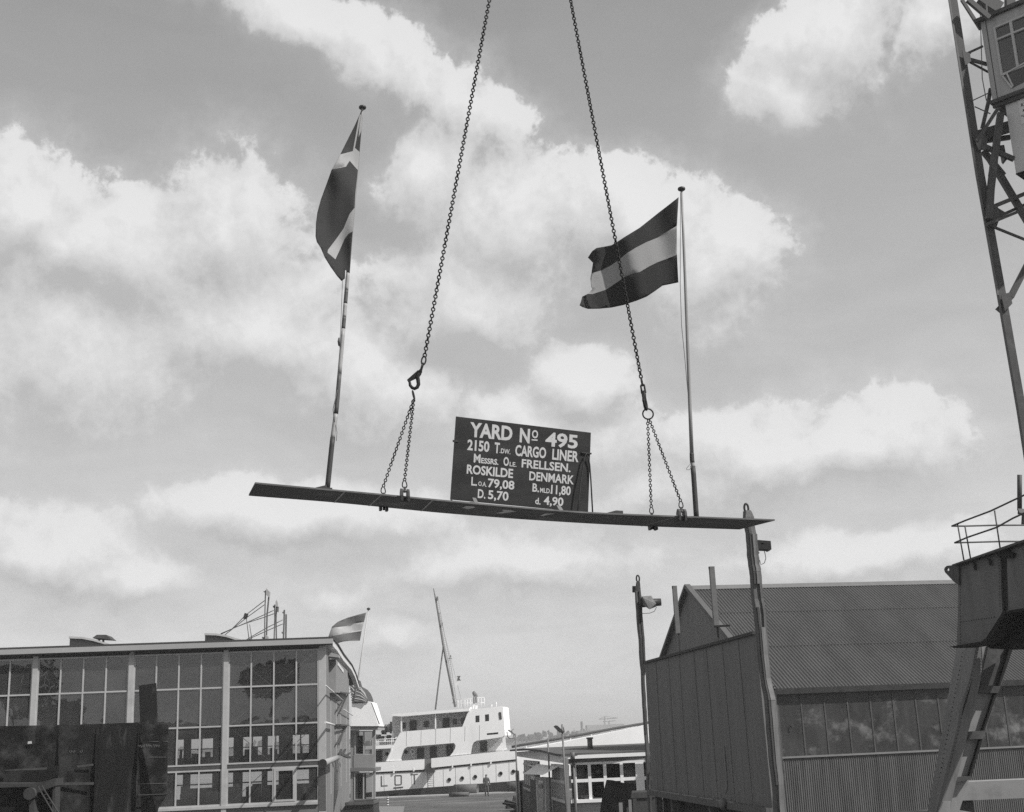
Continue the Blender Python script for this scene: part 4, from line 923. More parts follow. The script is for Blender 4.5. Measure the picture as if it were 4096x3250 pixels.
# aft: low funnel with ribbed hood, deck gear
fn = splate('funnel', m_shipwhite, [(1405, 2908), (1408, 2806), (1474, 2806), (1484, 2810), (1515, 2908)], YS + 1.0, 4.5)
m_hood = mat('hood_dark_ribs', .05, .6, .2, 2); m_rib = mat('hood_pale_ribs', .32, .6, .1, 2)
hp = r8(395, 362, 455, 410, 470, 465, 525, 495, 560, 540, 580, 590, 588, 638, 440, 645, 430, 560)
pxm = MB(); pxplate(pxm, hp, YS + .9, 4.6); pxm.build('funnel_hood', m_hood, fn)
for k in range(9):
    t = k / 9; mb = MB(); q = []
    for x, y, ex, ey in ((402, 400, 432, 640), (425, 425, 450, 640), (450, 470, 472, 640), (480, 480, 490, 640), (520, 500, 520, 640), (555, 545, 548, 640), (580, 600, 572, 640)):
        q.append(P(*r8(x + (ex - x) * t, y + (ey - y) * t)[0], YS + .82 - .05 * (k % 2)))
    mb.path(q, .065, 6); mb.build('hood_rib', m_rib, fn)
mb = MB(); mb.path([P(*r8(625, 640)[0], YS), P(*r8(702, 850)[0], YS)], .05, 6); mb.build('stay', m_mast, ship)
mb = MB()
for x, y, w, h in ((665, 950, 40, 60), (700, 965, 70, 85), (770, 955, 30, 90), (800, 960, 60, 80), (860, 990, 30, 60), (722, 900, 26, 50), (745, 880, 18, 70)):
    a = P(*r8(x, y + h)[0], YS + 2 + random.random()); b = P(*r8(x + w, y + h)[0], a.y); c = P(*r8(x + 4, y)[0], a.y); mb.obox(a, b - a, (0, .8, 0), c - a)
mb.build('deck_gear', mat('deck_gear_grey', .09, .7, .4, 1.5), ship)
for x, y, y2 in ((758, 965, 1020), (830, 920, 1045), (822, 980, 1050)): mb = MB(); mb.path([P(*r8(x, y)[0], YS + 1), P(*r8(x + 6, (y + y2) / 2)[0], YS + .9), P(*r8(x - 4, y2)[0], YS + 1)], [.06, .12, .05], 6); mb.build('vent_post', m_shipwhite, ship)
splate('aft_block', mat('aft_grey', .13, .7, .1, 1), r8(805, 825, 830, 825, 830, 940, 805, 940), YS + 3, 3)
splate('aft_block', m_inw, r8(765, 850, 800, 845, 803, 925, 765, 930), YS + 4, 3)
splate('aft_sail_cover', m_mast, r8(712, 930, 762, 850, 766, 930), YS + 3.5, 1)
# signal flags at the halyard
mb = MB(); pxplate(mb, rk(330, 45, 450, 30, 415, 100, 455, 175, 400, 165, 350, 185, 350, 110, 375, 90), YS + 2, .04); mb.build('signal_flag', mat('signal_dark', .10, .9, .2, 3), label='small dark signal flag flying right of the ship mast', cat='flag')
mb = MB(); pxplate(mb, rk(255, 215, 330, 195, 450, 200, 380, 260, 350, 320, 300, 360, 300, 280), YS + 2, .04); mb.build('signal_flag', mat('signal_white', .7, .9, .05, 3), label='small white signal flag just below the dark one beside the mast', cat='flag')

# ================================================================== LOW OFFICE HUT ON THE RIGHT
YH = 50.0
h0 = P(2283, 3100, YH); HFD = Vector((1, -.012, 0)).normalized(); HFN = Vector((.012, 1, 0)).normalized()
hut = thing('office_hut', (h0.x, h0.y, 0), 'low office hut with dark tarred roof, boarded gable and white-framed window band', 'building')
def OP(x, y, o=0.0): return RP(x, y, h0 - HFN * o, HFN)
def ol(x, y): p = OP(x, y); return (p - h0).dot(HFD), p.z
def OU(u, z, o=0.0): q = h0 + HFD * u - HFN * o; return Vector((q.x, q.y, z))
def obx(mb, u0, u1, z0, z1, o0, o1): mb.obox(OU(u0, z0, o0), HFD * (u1 - u0), HFN * (o0 - o1), Vector((0, 0, z1 - z0)))
rh = reg(2350, 2900, 400 / 1955)
m_hw = mat('hut_white_frames', .86, .6, .08, 3); m_hboard = mat('hut_grey_boards', .22, .75, .15, 2, (.6, .6, 6)); m_hg = glass('hut_glass', .55, .03, .01)
U1 = 8.2
zE0 = ol(2283, 3022)[1]; zE1 = ol(2283, 3036)[1]; zW1 = ol(2290, 3052)[1]; zWm = ol(2290, 3125)[1]; zS = ol(2290, 3200)[1]; zS2 = ol(2290, 3213)[1]
mb = MB(); obx(mb, -.32, U1, zE1, zE0, .42, .30); mb.build('fascia', m_hw, hut)
mb = MB(); obx(mb, -.05, U1, zW1, zE1, .06, -.2); mb.build('head_boards', m_hboard, hut)
us = [ol(x, 3100)[0] for x in (2300, 2358, 2420, 2487, 2559, 2620)]
us.append(us[-1] + .75); us.append(us[-1] + .75); us.append(us[-1] + .75)
mb = MB(); obx(mb, .0, U1, zW1 - .09, zW1 - .002, .10, -.05); obx(mb, 0, U1, zWm - .06, zWm + .06, .102, -.05)
for i, u in enumerate(us): w_ = .16 if i == 4 else .06; obx(mb, u - w_, u + w_, zS, zW1 - .09, .105, -.05)
f = mb.build('window', m_hw, hut)
mb = MB(); mb.quad(OU(0, zS, .02), OU(U1, zS, .02), OU(U1, zW1, .02), OU(0, zW1, .02)); mb.build('pane', m_hg, f, recalc=False)
mb = MB(); obx(mb, -.05, U1, zS2, zS, .2, -.05); mb.build('sill', m_hw, hut)
mb = MB(); obx(mb, .1, U1, -.05, zS2, .03, -.2); mb.build('lower_wall', mat('hut_render', .42, .85, .15, 2), hut)
mb = MB(); obx(mb, .35, .85, zS + .05, zS + .14, -.06, -.4); mb.build('paper_pile', m_white, hut)
m_cur = mat('curtain_cloth', .4, .9, .25, 6, (6, 6, .3))
for ua, ub in ((.12, .5), (us[4] - .72, us[4] - .2)):
    mb = MB(); k = 14; vs = []
    for i in range(k + 1):
        u = ua + (ub - ua) * i / k; o = -.16 - .035 * (i % 2); vs += [OU(u, zS, o), OU(u, zW1 - .05, o)]
    mb.add(vs, [(2 * i, 2 * i + 2, 2 * i + 3, 2 * i + 1) for i in range(k)]); mb.build('curtain', m_cur, hut, recalc=False)
c = OP(2394, 3087, -1.0); bpy_ = MB(); bpy_.lathe(c, [(.001, .09), (.09, .02), (.09, -.04), (.001, -.09)], 10); bpy_.build('lamp_globe', m_white, hut)
# gable end wall towards the alley
HS0 = h0 + HFD * -.05; HSD = Vector((-.085, .9964, 0)).normalized(); HSN = Vector((.9964, .085, 0)).normalized()
def QP(x, y, o=0.0): return RP(x, y, HS0 - HSN * o, HSN)
def ql(x, y): p = QP(x, y); return (p - HS0).dot(HSD), p.z
def QU(d, z, o=0.0): q = HS0 + HSD * d - HSN * o; return Vector((q.x, q.y, z))
r7 = reg(2030, 2900, 370 / 1809)
dL = ql(2068, 3100)[0]
rf = [ql(*r7(x, y)[0]) for x, y in ((1240, 606), (1100, 600), (780, 520), (430, 492), (170, 516))]
zb = ql(*r7(1130, 760)[0])[1]
gz = [(max(0, min(dL, d)), z) for d, z in rf]
mb = MB(); mb.prism([QU(0, zb)] + [QU(d, z - .05) for d, z in gz] + [QU(dL, zb)], HSN * .15); mb.build('gable_boards', mat('gable_pale_boards', .90, .75, .12, 2, (.5, .5, 7)), hut)
rz = [(-.45, zE0 - .02)] + gz[1:-1] + [(dL + .3, gz[-1][1])]
mb = MB(); q = [QU(d, z, .35) for d, z in rz] + [QU(d, z + .09, .35) for d, z in reversed(rz)]; mb.prism(q, HSN * (U1 + .8)); mb.build('roof', mat('hut_roof_felt', .085, .8, .15, .8), hut)
# side wall below the boards: brick, windows with reeded glass, door and dark panel
mb = MB(); mb.obox(QU(.0, -.05), HSD * dL, HSN * .2, Vector((0, 0, zS2 + .1))); mb.build('brick_wall', brick('hut_brick', .17, .2, 5), hut)
m_reed = mat('reeded_glass', .3, .3, .4, 3, (9, 9, .4), spec=.5)
def qplate(nm, m, pts, o0, o1, par=None):
    mb = MB(); mb.prism([QU(*ql(*p), o0) for p in pts], HSN * (o0 - o1)); return mb.build(nm, m, par or hut)
w1 = qplate('window', m_reed, r7(880, 765, 1160, 790, 1170, 1510, 885, 1415), .0, -.08)
w2 = qplate('window', m_reed, r7(330, 690, 600, 715, 610, 1290, 335, 1215), .0, -.08)
mb = MB()
for i in range(11):
    t = i / 10; a = r7(885 + 280 * t, 770 + 25 * t)[0]; b = r7(888 + 280 * t, 1420 + 92 * t)[0]; mb.bar(QU(*ql(*a), .03), QU(*ql(*b), .03), .07, .03, up=HSN)
for y in (790, 1085, 1425): a = r7(880, y)[0]; b = r7(1172, y + (40 if y < 1400 else 90))[0]; mb.bar(QU(*ql(*a), .05), QU(*ql(*b), .05), .05, .12, up=(0, 0, 1))
mb.build('frame', mat('hut_side_frames', .6, .7, .1, 2), w1)
mb = MB()
for i in range(8):
    t = i / 7; a = r7(335 + 265 * t, 695 + 22 * t)[0]; b = r7(338 + 270 * t, 1220 + 72 * t)[0]; mb.bar(QU(*ql(*a), .03), QU(*ql(*b), .03), .08, .03, up=HSN)
for y, dy in ((760, 20), (930, 30), (1225, 62)): a = r7(332, y)[0]; b = r7(475, y + dy)[0]; mb.bar(QU(*ql(*a), .05), QU(*ql(*b), .05), .05, .1)
mb.build('frame', mat('hut_side_frames', .6, .7, .1, 2), w2)
qplate('dark_panel', mat('hut_dark_panel', .07, .7, .15, 2), r7(470, 812, 605, 832, 640, 1600, 490, 1520), .09, .004)
qplate('panel_cap', m_hw, r7(452, 780, 605, 800, 605, 828, 452, 806), .14, .092)
# porch canopy of corrugated sheet and the door under it
cz = [r7(x, y)[0] for x, y in ((615, 760), (1055, 812))]
mb = MB(); k = 22; vs = []
for i in range(k + 1):
    t = i / k; a = QU(*ql(*r7(612 + 440 * t, 762 + 50 * t)[0])); o = .10 + .05 * (i % 2)
    b = QU(*ql(*r7(612 + 440 * t, 950 + 15 * t)[0])); vs += [a - HSN * (.1 + .03 * (i % 2)), b - HSN * (.75 + .05 * (i % 2))]
mb.add(vs, [(2 * i, 2 * i + 2, 2 * i + 3, 2 * i + 1) for i in range(k)]); mb.build('canopy', mat('canopy_sheet', .85, .6, .1, 3), hut, recalc=False)
qplate('door_frame', mat('hut_side_frames', .6, .7, .1, 2), r7(690, 1020, 880, 1030, 895, 1720, 705, 1720), .30, .004)
dr = qplate('door', mat('hut_door_grey', .4, .6, .1, 2), r7(720, 1040, 860, 1048, 872, 1720, 735, 1720), .33, .302)
qplate('pane', m_sglass, r7(758, 1085, 845, 1090, 850, 1350, 762, 1342), .345, .332, dr); qplate('pane', m_sglass, r7(765, 1420, 850, 1428, 855, 1670, 772, 1660), .345, .332, dr)
qplate('door_post', m_hw, r7(612, 965, 690, 985, 690, 1075, 640, 1060, 612, 1050), .40, .20)
for x0, x1, y in ((1195, 1240, 615), (640, 700, 1075), (225, 268, 870)):
    a = r7(x0, y)[0]; b = r7(x1, y)[0]; mb = MB(); u = ql(*a); v = ql(*b); mb.obox(QU(v[0], -.05, .12), HSD * (u[0] - v[0]), -HSN * .1, Vector((0, 0, u[1] + .0))); mb.build('corner_post', mat('hut_side_frames', .6, .7, .1, 2) if x0 < 1000 else m_hboard, hut)
a = OU(.12, 0, .22); mb = MB(); mb.path([Vector((a.x, a.y, 0)), Vector((a.x, a.y, zE1))], .05, 8); mb.path([Vector((a.x - .02, a.y - .15, zE1 - .02)), Vector((a.x - .02, a.y - .15, zE0 + .12))], .10, 8); mb.build('downpipe', mat('downpipe_grey', .13, .6, .1, 2), hut)
mb = MB(); p = RP(2361, 3000, h0 + HFN * 6, HFN); p2 = RP(2359, 2957, h0 + HFN * 6, HFN); mb.path([p, p2], .115, 12); mb.path([p2, p2 + Vector((0, 0, .07))], .15, 12); mb.build('stove_pipe', mat('stove_pipe_grey', .15, .6, .25, 3), hut)
# dark interior of the hut
mb = MB(); mb.obox(OU(.1, zS2, -3.5), HFD * U1, HFN * .1, Vector((0, 0, zE1 - zS2))); mb.build('inner_wall', m_dark, hut)

# --- lamp posts by the hut
def lamp_post(x0, yb, x1, yt, Y, head, hd, label, arc):
    base = P(x0, yb, Y); base.z = 0; th = thing('yard_lamp', base, label, 'lamp post', 'thin lamp posts by the office hut')
    top = P(x1, yt, Y); MB().path([base, top], [.045, .035], 7).build('post', mat('lamp_post_grey', .16, .6, .2, 2), th)
    if head:
        mb = MB(); mb.prism([P(x, y, Y - .25) for x, y in head], (0, .5, 0)); mb.build('lamp_head', hd, th)
        mb = MB(); mb.path([P(x, y, Y) for x, y in arc], .02, 6); mb.build('stay_hoop', mat('lamp_post_grey', .16, .6, .2, 2), th)
m_lh = mat('lamp_head_dark', .05, .5, .2, 2)
lamp_post(2257, 3030, 2248, 2898, 49, [(2215, 2907), (2222, 2902), (2231, 2904), (2257, 2929), (2255, 2932), (2238, 2931)], m_lh, 'thin lamp post with large dark tilted lamp head above the hut roof', [(2257, 2930), (2254, 2912), (2246, 2899)])
lamp_post(2066, 3060, 2061, 2936, 62, [(2030, 2922), (2036, 2919), (2060, 2938), (2050, 2938)], mat('lamp_head_pale', .22, .5, .2, 2), 'thin lamp post with small open lamp bracket beside the ship bridge', [(2028, 2928), (2030, 2948), (2040, 2956), (2052, 2954), (2056, 2940), (2046, 2924), (2056, 2916)])
lamp_post(2196, 3100, 2191, 2955, 54, None, None, 'thin bare pole standing against the pale gable of the hut', None)

# --- things on the quay and yard
def cyl(nm, a, b, r, m, label, hollow=True):
    a = Vector(a); b = Vector(b); d = (b - a).normalized(); th = thing(nm, (a + b) / 2 - Vector((0, 0, r)), label, 'pipe', 'steel pipes lying on the quay')
    mb = MB(); s = d.orthogonal().normalized(); t = d.cross(s); n_ = 24; vs = []
    for p, rr in ((a, r), (b, r), (b, r * .93), (a, r * .93)): vs += [p + (s * math.cos(2 * math.pi * i / n_) + t * math.sin(2 * math.pi * i / n_)) * rr for i in range(n_)]
    mb.add(vs, [(k * n_ + i, k * n_ + (i + 1) % n_, ((k + 1) % 4) * n_ + (i + 1) % n_, ((k + 1) % 4) * n_ + i) for k in range(4) for i in range(n_)], 0, True); mb.build('shell', m, th)
    mb = MB(); mb.path([a + d * .3 + (s * math.cos(2 * math.pi * i / n_) + t * math.sin(2 * math.pi * i / n_)) * (r + .006) for i in range(n_)], .015, 5, closed=True); mb.build('seam_band', m, th)
m_pipe = mat('rusty_pipe', .11, .7, .2, 2)
g1 = G(1862, 3180); cyl('steel_pipe', (P(1815, 3150, g1.y).x, g1.y + .6, .42), (P(1910, 3150, g1.y).x, g1.y + .2, .42), .42, m_pipe, 'thick pale steel pipe lying on the quay left of the standing man')
g2 = G(1840, 3186); cyl('steel_pipe', (P(1798, 3150, g2.y).x, g2.y - .45, .17), (P(1878, 3150, g2.y).x, g2.y - .8, .17), .17, m_pipe, 'thin pipe lying in front of the thick pipe on the quay')
g3 = G(2055, 3172); cyl('steel_pipe', (P(2030, 3150, g3.y).x, g3.y + .3, .43), (P(2110, 3150, g3.y).x, g3.y, .43), .43, m_pipe, 'thick steel pipe half hidden behind the left end of the hut')
# striped marker post
g = G(1551, 3222); th = thing('marker_post', g, 'short black and white striped marker post on the yard', 'post'); hpost = (P(1552, 3183, g.y).z)
for i in range(8): MB().path([g + Vector((0, 0, hpost * i / 8)), g + Vector((0, 0, hpost * (i + 1) / 8))], .07, 10).build('stripe', m_white if i % 2 == 0 else m_door, th)
# man standing on the quay
def person(foot, H, label):
    th = thing('person', foot, label, 'person')
    J = {'pel': (0, 0, .52), 'w': (0, .005, .60), 'ch': (0, .012, .72), 'nk': (.0, .004, .835), 'hd': (.006, -.012, .90), 'ht': (.008, -.012, .965),
         'sl': (-.105, .0, .80), 'el': (-.135, .03, .64), 'hl': (-.105, -.045, .53), 'sr': (.105, .0, .80), 'er': (.150, .012, .63), 'hr': (.150, -.03, .50),
         'tl': (-.052, 0, .49), 'kl': (-.055, -.012, .27), 'al': (-.055, .015, .045), 'fl': (-.07, -.075, .018), 'tr': (.052, 0, .49), 'kr': (.062, -.02, .27), 'ar': (.068, .005, .045), 'fr': (.09, -.085, .018)}
    Rr = {'pel': .085, 'w': .078, 'ch': .092, 'nk': .035, 'hd': .052, 'ht': .04, 'sl': .045, 'el': .034, 'hl': .024, 'sr': .045, 'er': .034, 'hr': .024, 'tl': .062, 'kl': .044, 'al': .034, 'fl': .026, 'tr': .062, 'kr': .044, 'ar': .034, 'fr': .026}
    E = ['pel w', 'w ch', 'ch nk', 'nk hd', 'hd ht', 'ch sl', 'sl el', 'el hl', 'ch sr', 'sr er', 'er hr', 'pel tl', 'tl kl', 'kl al', 'al fl', 'pel tr', 'tr kr', 'kr ar', 'ar fr']
    ks = list(J); me = bpy.data.meshes.new('body'); me.from_pydata([tuple(c * H for c in J[k]) for k in ks], [tuple(ks.index(x) for x in e.split()) for e in E], [])
    o = bpy.data.objects.new('body', me); COL.objects.link(o)
    sk = o.modifiers.new('skin', 'SKIN'); ss = o.modifiers.new('sub', 'SUBSURF'); ss.levels = ss.render_levels = 2
    for i, k in enumerate(ks):
        sv = me.skin_vertices[0].data[i]; r = Rr[k] * H; sv.radius = (r * (1.15 if k in ('ch', 'w', 'pel') else 1), r * (.8 if k in ('ch', 'w', 'pel') else 1)); sv.use_root = k == 'pel'
    bpy.context.view_layer.update(); m2 = bpy.data.meshes.new_from_object(o.evaluated_get(bpy.context.evaluated_depsgraph_get())); bpy.data.objects.remove(o)
    b = bpy.data.objects.new('body', m2); COL.objects.link(b); b.parent = th
    m2.materials.clear()
    for m in (mat('overall_grey', .10, .9, .15, 6), mat('trouser_grey', .07, .9, .15, 6), mat('skin_tone', .32, .6, .05, 6), m_dark): m2.materials.append(m)
    for p in m2.polygons:
        z = p.center.z / H; p.material_index = 2 if z > .845 else (1 if z < .53 and abs(p.center.x) < .1 * H else (2 if z < .545 and abs(p.center.x) >= .1 * H else 0)); p.use_smooth = True
        if z < .05: p.material_index = 3
    hd = MB(); c = foot + Vector((.007, -.008, .945)) * H; hd.lathe(c, [(.001, .04 * H), (.035 * H, .03 * H), (.052 * H, .0), (.05 * H, -.015 * H)], 14); hd.build('hair', m_dark, th)
    fc_ = MB(); q = foot + Vector((.007, -.062, .905)) * H; fc_.lathe(q, [(.001, .012 * H), (.011 * H, 0), (.001, -.012 * H)], 8); fc_.build('nose', mat('skin_tone', .32), th)
    return th
g = G(1947, 3186); person(g, P(1947, 3097, g.y).z, 'man in grey work clothes standing on the quay by the ship')
# dark heap of scrap left of the hut
hp0 = G(2105, 3255); heap = MB()
for i in range(34):
    c = Vector((hp0.x + random.uniform(-.9, 1.0), hp0.y + random.uniform(-3, 6), .12 + random.random() * .55 * (1 if i % 3 else .4))); a = random.uniform(0, 3.1)
    d = Vector((math.cos(a), math.sin(a), random.uniform(-.3, .3))) * random.uniform(.25, .9); heap.bar(c - d, c + d, random.uniform(.08, .3), random.uniform(.05, .2))
heap.build('scrap_heap', mat('scrap_dark', .035, .8, .4, 3), label='dark heap of scrap on the ground at the left foot of the hut', cat='scrap', kind='stuff')
a, b = G(2028, 3207, .05), G(2065, 3199, .05); mb = MB(); mb.bar(a, b, .3, .1); mb.build('plank', m_timber, label='pale plank lying on the ground just before the scrap heap', cat='plank')
# dark open skip in front of the hall
ysk = 72.0
sk = thing('rubbish_skip', (P(1440, 3240, ysk).x, ysk, 0), 'dark open-topped rubbish skip standing at the end of the hall', 'skip')
m_skip = mat('skip_dark_steel', .035, .6, .3, 2); rs = reg(1350, 3050, 350 / 2156)
z1 = P(*rs(400, 1015)[0], ysk).z; x0 = P(*rs(215, 1010)[0], ysk).x; x1 = P(*rs(880, 990)[0], ysk).x; xa = P(*rs(20, 1200)[0], ysk).x
prof = [(x0, z1), (x1, z1), (x1 + .03, 0), (xa, 0), (xa - .1, z1 * .45)]
for y0, y1 in ((ysk, ysk + .08), (ysk + 2.6, ysk + 2.68)): mb = MB(); mb.prism([(x, y0, z) for x, z in prof], (0, .08, 0)); mb.build('end_wall', m_skip, sk)
mb = MB(); mb.obox((x1 - .06, ysk + .08, 0), (.06, 0, 0), (0, 2.52, 0), (0, 0, z1)); mb.build('side_wall', m_skip, sk)
mb = MB(); mb.obox((xa, ysk + .08, 0), (.1, 0, 0), (0, 2.52, 0), (0, 0, z1 * .45)); mb.bar((xa, ysk + 1.3, z1 * .45), (x0 + .05, ysk + 1.3, z1), 2.5, .06, up=(0, 0, 1)); mb.build('side_wall', m_skip, sk)
mb = MB()
for y in (ysk - .06, ysk + 2.7): mb.bar((x0, y, z1), (x1 + .05, y, z1), .12, .16)
for x in (x0, x1): mb.bar((x, ysk, z1), (x, ysk + 2.66, z1), .14, .14)
mb.build('rim', mat('skip_rim_worn', .09, .6, .3, 4), sk)

# ================================================================== BOARDED SCREEN WITH TWO ROUGH POSTS
A0 = P(3052, 2900, 24.9); B0 = P(2590, 2900, 34.4); SNd = Vector((A0.x - B0.x, A0.y - B0.y, 0)).normalized(); SNn = Vector((-SNd.y, SNd.x, 0))
if SNn.x > 0: SNn = -SNn                                             # towards the alley (left)
def WP(x, y, o=0.0): return RP(x, y, B0 + SNn * o, SNn)
scr = thing('boarded_screen', (B0.x, B0.y, 0), 'big grey boarded screen wall stretched between the two rough timber posts', 'screen wall')
c4 = [WP(*p) for p in ((2580, 2656), (3022, 2538), (3090, 3232), (2607, 3158))]
m_scr = mat('screen_grey_boards', .16, .75, .28, 2.5, (4, 4, .18), bump=.15, bscale=9, stain=.10, sscale=1.3, sst=(3, 3, .2), cover=(.5, .8))
MB().prism(c4, -SNn * .06).build('boarding', m_scr, scr)
mb = MB(); mb.bar(c4[0] + Vector((0, 0, .03)), c4[1] + Vector((0, 0, .03)), .12, .06); mb.build('top_rail', m_timber_dark, scr)
mb = MB(); mb.bar(c4[3] + SNn * .06 - Vector((0, 0, .07)), c4[2] + SNn * .06 - Vector((0, 0, .07)), .14, .14); mb.build('bottom_rail', m_timber, scr)
mb = MB()
for t0, t1 in ((.04, .12), (.13, .34), (.36, .5), (.52, .63), (.65, .78)):
    a = c4[3].lerp(c4[2], t0) + SNn * .10; b = c4[3].lerp(c4[2], t1) + SNn * .10; mb.bar(a, b, .05, .022)
mb.build('edge_strip', mat('pale_lath', .30, .8, .2, 4), scr)
mb = MB(); pts = [WP(x, y, .03) for x, y in ((2893, 2985), (2897, 3040), (2903, 3100), (2905, 3150), (2896, 3180))]; 
vs = []
for i, p in enumerate(pts): w_ = SNd * (.02 + .015 * (i % 2)); vs += [p - w_, p + w_]
mb.add(vs, [(2 * i, 2 * i + 1, 2 * i + 3, 2 * i + 2) for i in range(len(pts) - 1)]); mb.build('hanging_rag', mat('rag_cloth', .2, .9, .3, 6), scr, recalc=False)
mb = MB(); mb.path([WP(2896, 3196, .16), WP(2890, 3210, .2), WP(2893, 3235, .18)], [.05, .09, .06], 8); mb.build('rope_knot', mat('rag_cloth', .2), scr)
mb = MB()
for t_ in (.13, .27, .38, .52, .63, .76, .88): mb.bar(c4[3].lerp(c4[2], t_) + SNn * .004, c4[0].lerp(c4[1], t_) + SNn * .004, .012, .009, up=SNn)
mb.build('board_joint', mat('screen_joint', .11, .8, .4, 4), scr)
# supports and dark space below
zbot = lambda t: c4[3].lerp(c4[2], t)
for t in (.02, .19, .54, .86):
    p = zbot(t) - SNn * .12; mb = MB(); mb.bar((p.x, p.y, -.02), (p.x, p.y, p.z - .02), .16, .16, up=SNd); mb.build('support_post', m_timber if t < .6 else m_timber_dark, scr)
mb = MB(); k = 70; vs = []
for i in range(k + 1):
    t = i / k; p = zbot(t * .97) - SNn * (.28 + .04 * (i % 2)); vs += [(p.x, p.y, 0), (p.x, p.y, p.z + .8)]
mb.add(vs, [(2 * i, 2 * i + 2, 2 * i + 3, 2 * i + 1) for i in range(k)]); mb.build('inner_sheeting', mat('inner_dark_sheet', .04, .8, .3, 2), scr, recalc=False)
def rough_post(pts, ws, label, eye, strips, off=.0, dep=.16):
    base = WP(*pts[-1], off); th = thing('rough_post', (base.x, base.y, 0), label, 'timber post', 'rough timber posts of the screen')
    mb = MB(); L_ = []; 
    fz = SNn
    ps = [WP(x, y, off) for x, y in pts]
    rnd = random.Random(len(pts)); p2, w2 = [ps[0]], [ws[0]]
    for i in range(1, len(ps)):
        for t in (1 / 3, 2 / 3, 1):
            j = 0 if t == 1 else rnd.uniform(-.06, .06); p2.append(ps[i - 1].lerp(ps[i], t) + Vector((rnd.uniform(-.005, .005), 0, 0))); w2.append((ws[i - 1] + (ws[i] - ws[i - 1]) * t) * (1 + j))
    ps, ws = p2, w2; strips = [(sx, w_, m, i0 * 3, min(i1 * 3, len(ps) - 1), pr) for sx, w_, m, i0, i1, pr in strips]
    ps.append(Vector((ps[-1].x, ps[-1].y, -.05))); ws = ws + [ws[-1]]
    # cross-section faces the camera side; rough width variation along the post
    X = Vector((.98, .2, 0)); Yv = Vector((-.2, .98, 0)); vs = []
    for p, w_ in zip(ps, ws):
        h = w_ / 2; vs += [p - X * h - Yv * dep / 2, p + X * h - Yv * dep / 2, p + X * h + Yv * dep / 2, p - X * h + Yv * dep / 2]
    n_ = len(ps); mb.add(vs, [(4 * i + j, 4 * i + (j + 1) % 4, 4 * i + 4 + (j + 1) % 4, 4 * i + 4 + j) for i in range(n_ - 1) for j in range(4)] + [(3, 2, 1, 0), (4 * n_ - 4, 4 * n_ - 3, 4 * n_ - 2, 4 * n_ - 1)])
    mb.build('trunk', m_timber, th)
    for sx, w_, m, i0, i1, pr in strips:                             # planks nailed to the face
        mb = MB(); q = [(ps[i] + X * (sx * ws[i])) - Yv * (dep / 2 + pr) for i in range(i0, i1 + 1)]
        for a, b in zip(q, q[1:]): mb.bar(a, b, w_, pr * 1.7, up=Yv)
        mb.build('nailed_plank', m, th)
    c = WP(*eye, off); r = .07
    mb = MB(); mb.path([c + X * r * .6 * math.cos(a) + Vector((0, 0, r * 1.3 * math.sin(a))) for a in [2 * math.pi * i / 14 for i in range(14)]], .022, 7, closed=True); mb.build('eye_loop', m_dark, th)
    return th
sc_r = 25 / 5000.0; sc_l = 34.4 / 5000.0
rp = reg(2880, 2000, 270 / 1155)
rq = reg(2450, 2000, 800 / 1095)
def cl(seq, rg): return [(rg((a + b) / 2, y)[0]) for a, b, y in seq]
seqR = [(415, 505, 190), (412, 560, 300), (440, 580, 480), (462, 606, 600), (475, 618, 800), (485, 632, 960), (505, 648, 1120), (525, 672, 1240), (545, 690, 1450), (562, 712, 1700)]
ptsR = cl(seqR, rp); wR = [(b - a) * .2338 * sc_r for a, b, y in seqR]
seq2 = [(765, 815, 480), (775, 825, 590), (790, 835, 700), (800, 850, 850), (818, 860, 980), (838, 888, 1100), (850, 905, 1250), (862, 918, 1400), (880, 930, 1560), (890, 940, 1711)]
ptsR += cl(seq2[1:], rq); wR += [(b - a) * .7306 * sc_r for a, b, y in seq2[1:]]
rpR = rough_post(ptsR, wR, 'tall rough right-hand post of the screen, with the square lamp bracket near its top', rp(450, 145)[0],
    [(-.30, .055, m_timber_dark, 2, 8, .02), (.02, .05, mat('pale_plank', .17, .85, .4, 4, (5, 5, .35)), 3, 8, .03), (.33, .05, m_timber, 3, 12, .022), (-.32, .04, m_timber_dark, 10, 17, .02), (.05, .09, mat('pale_plank', .22), 11, 18, .025)])
seqL = [(133, 146, 450), (126, 152, 500), (128, 158, 560), (134, 162, 640), (145, 172, 760), (152, 178, 880), (158, 172, 960), (162, 178, 1060), (168, 184, 1160), (176, 190, 1280), (184, 200, 1400), (190, 208, 1560)]
ptsL = cl(seqL, rq); wL = [(b - a) * .7306 * sc_l for a, b, y in seqL]
rpL = rough_post(ptsL, wL, 'thinner rough left-hand post of the screen, with a rag-wrapped floodlight', rq(139, 432)[0], [(.2, .05, m_timber_dark, 1, 6, .02), (-.3, .05, m_timber_dark, 3, 9, .02)], dep=.14)
mb = MB(); a = WP(*rq(119, 474)[0]); b = WP(*rq(119, 506)[0]); mb.bar(a, b, .10, .12, up=(0, 1, 0)); mb.build('cleat_block', m_timber_dark, rpL)
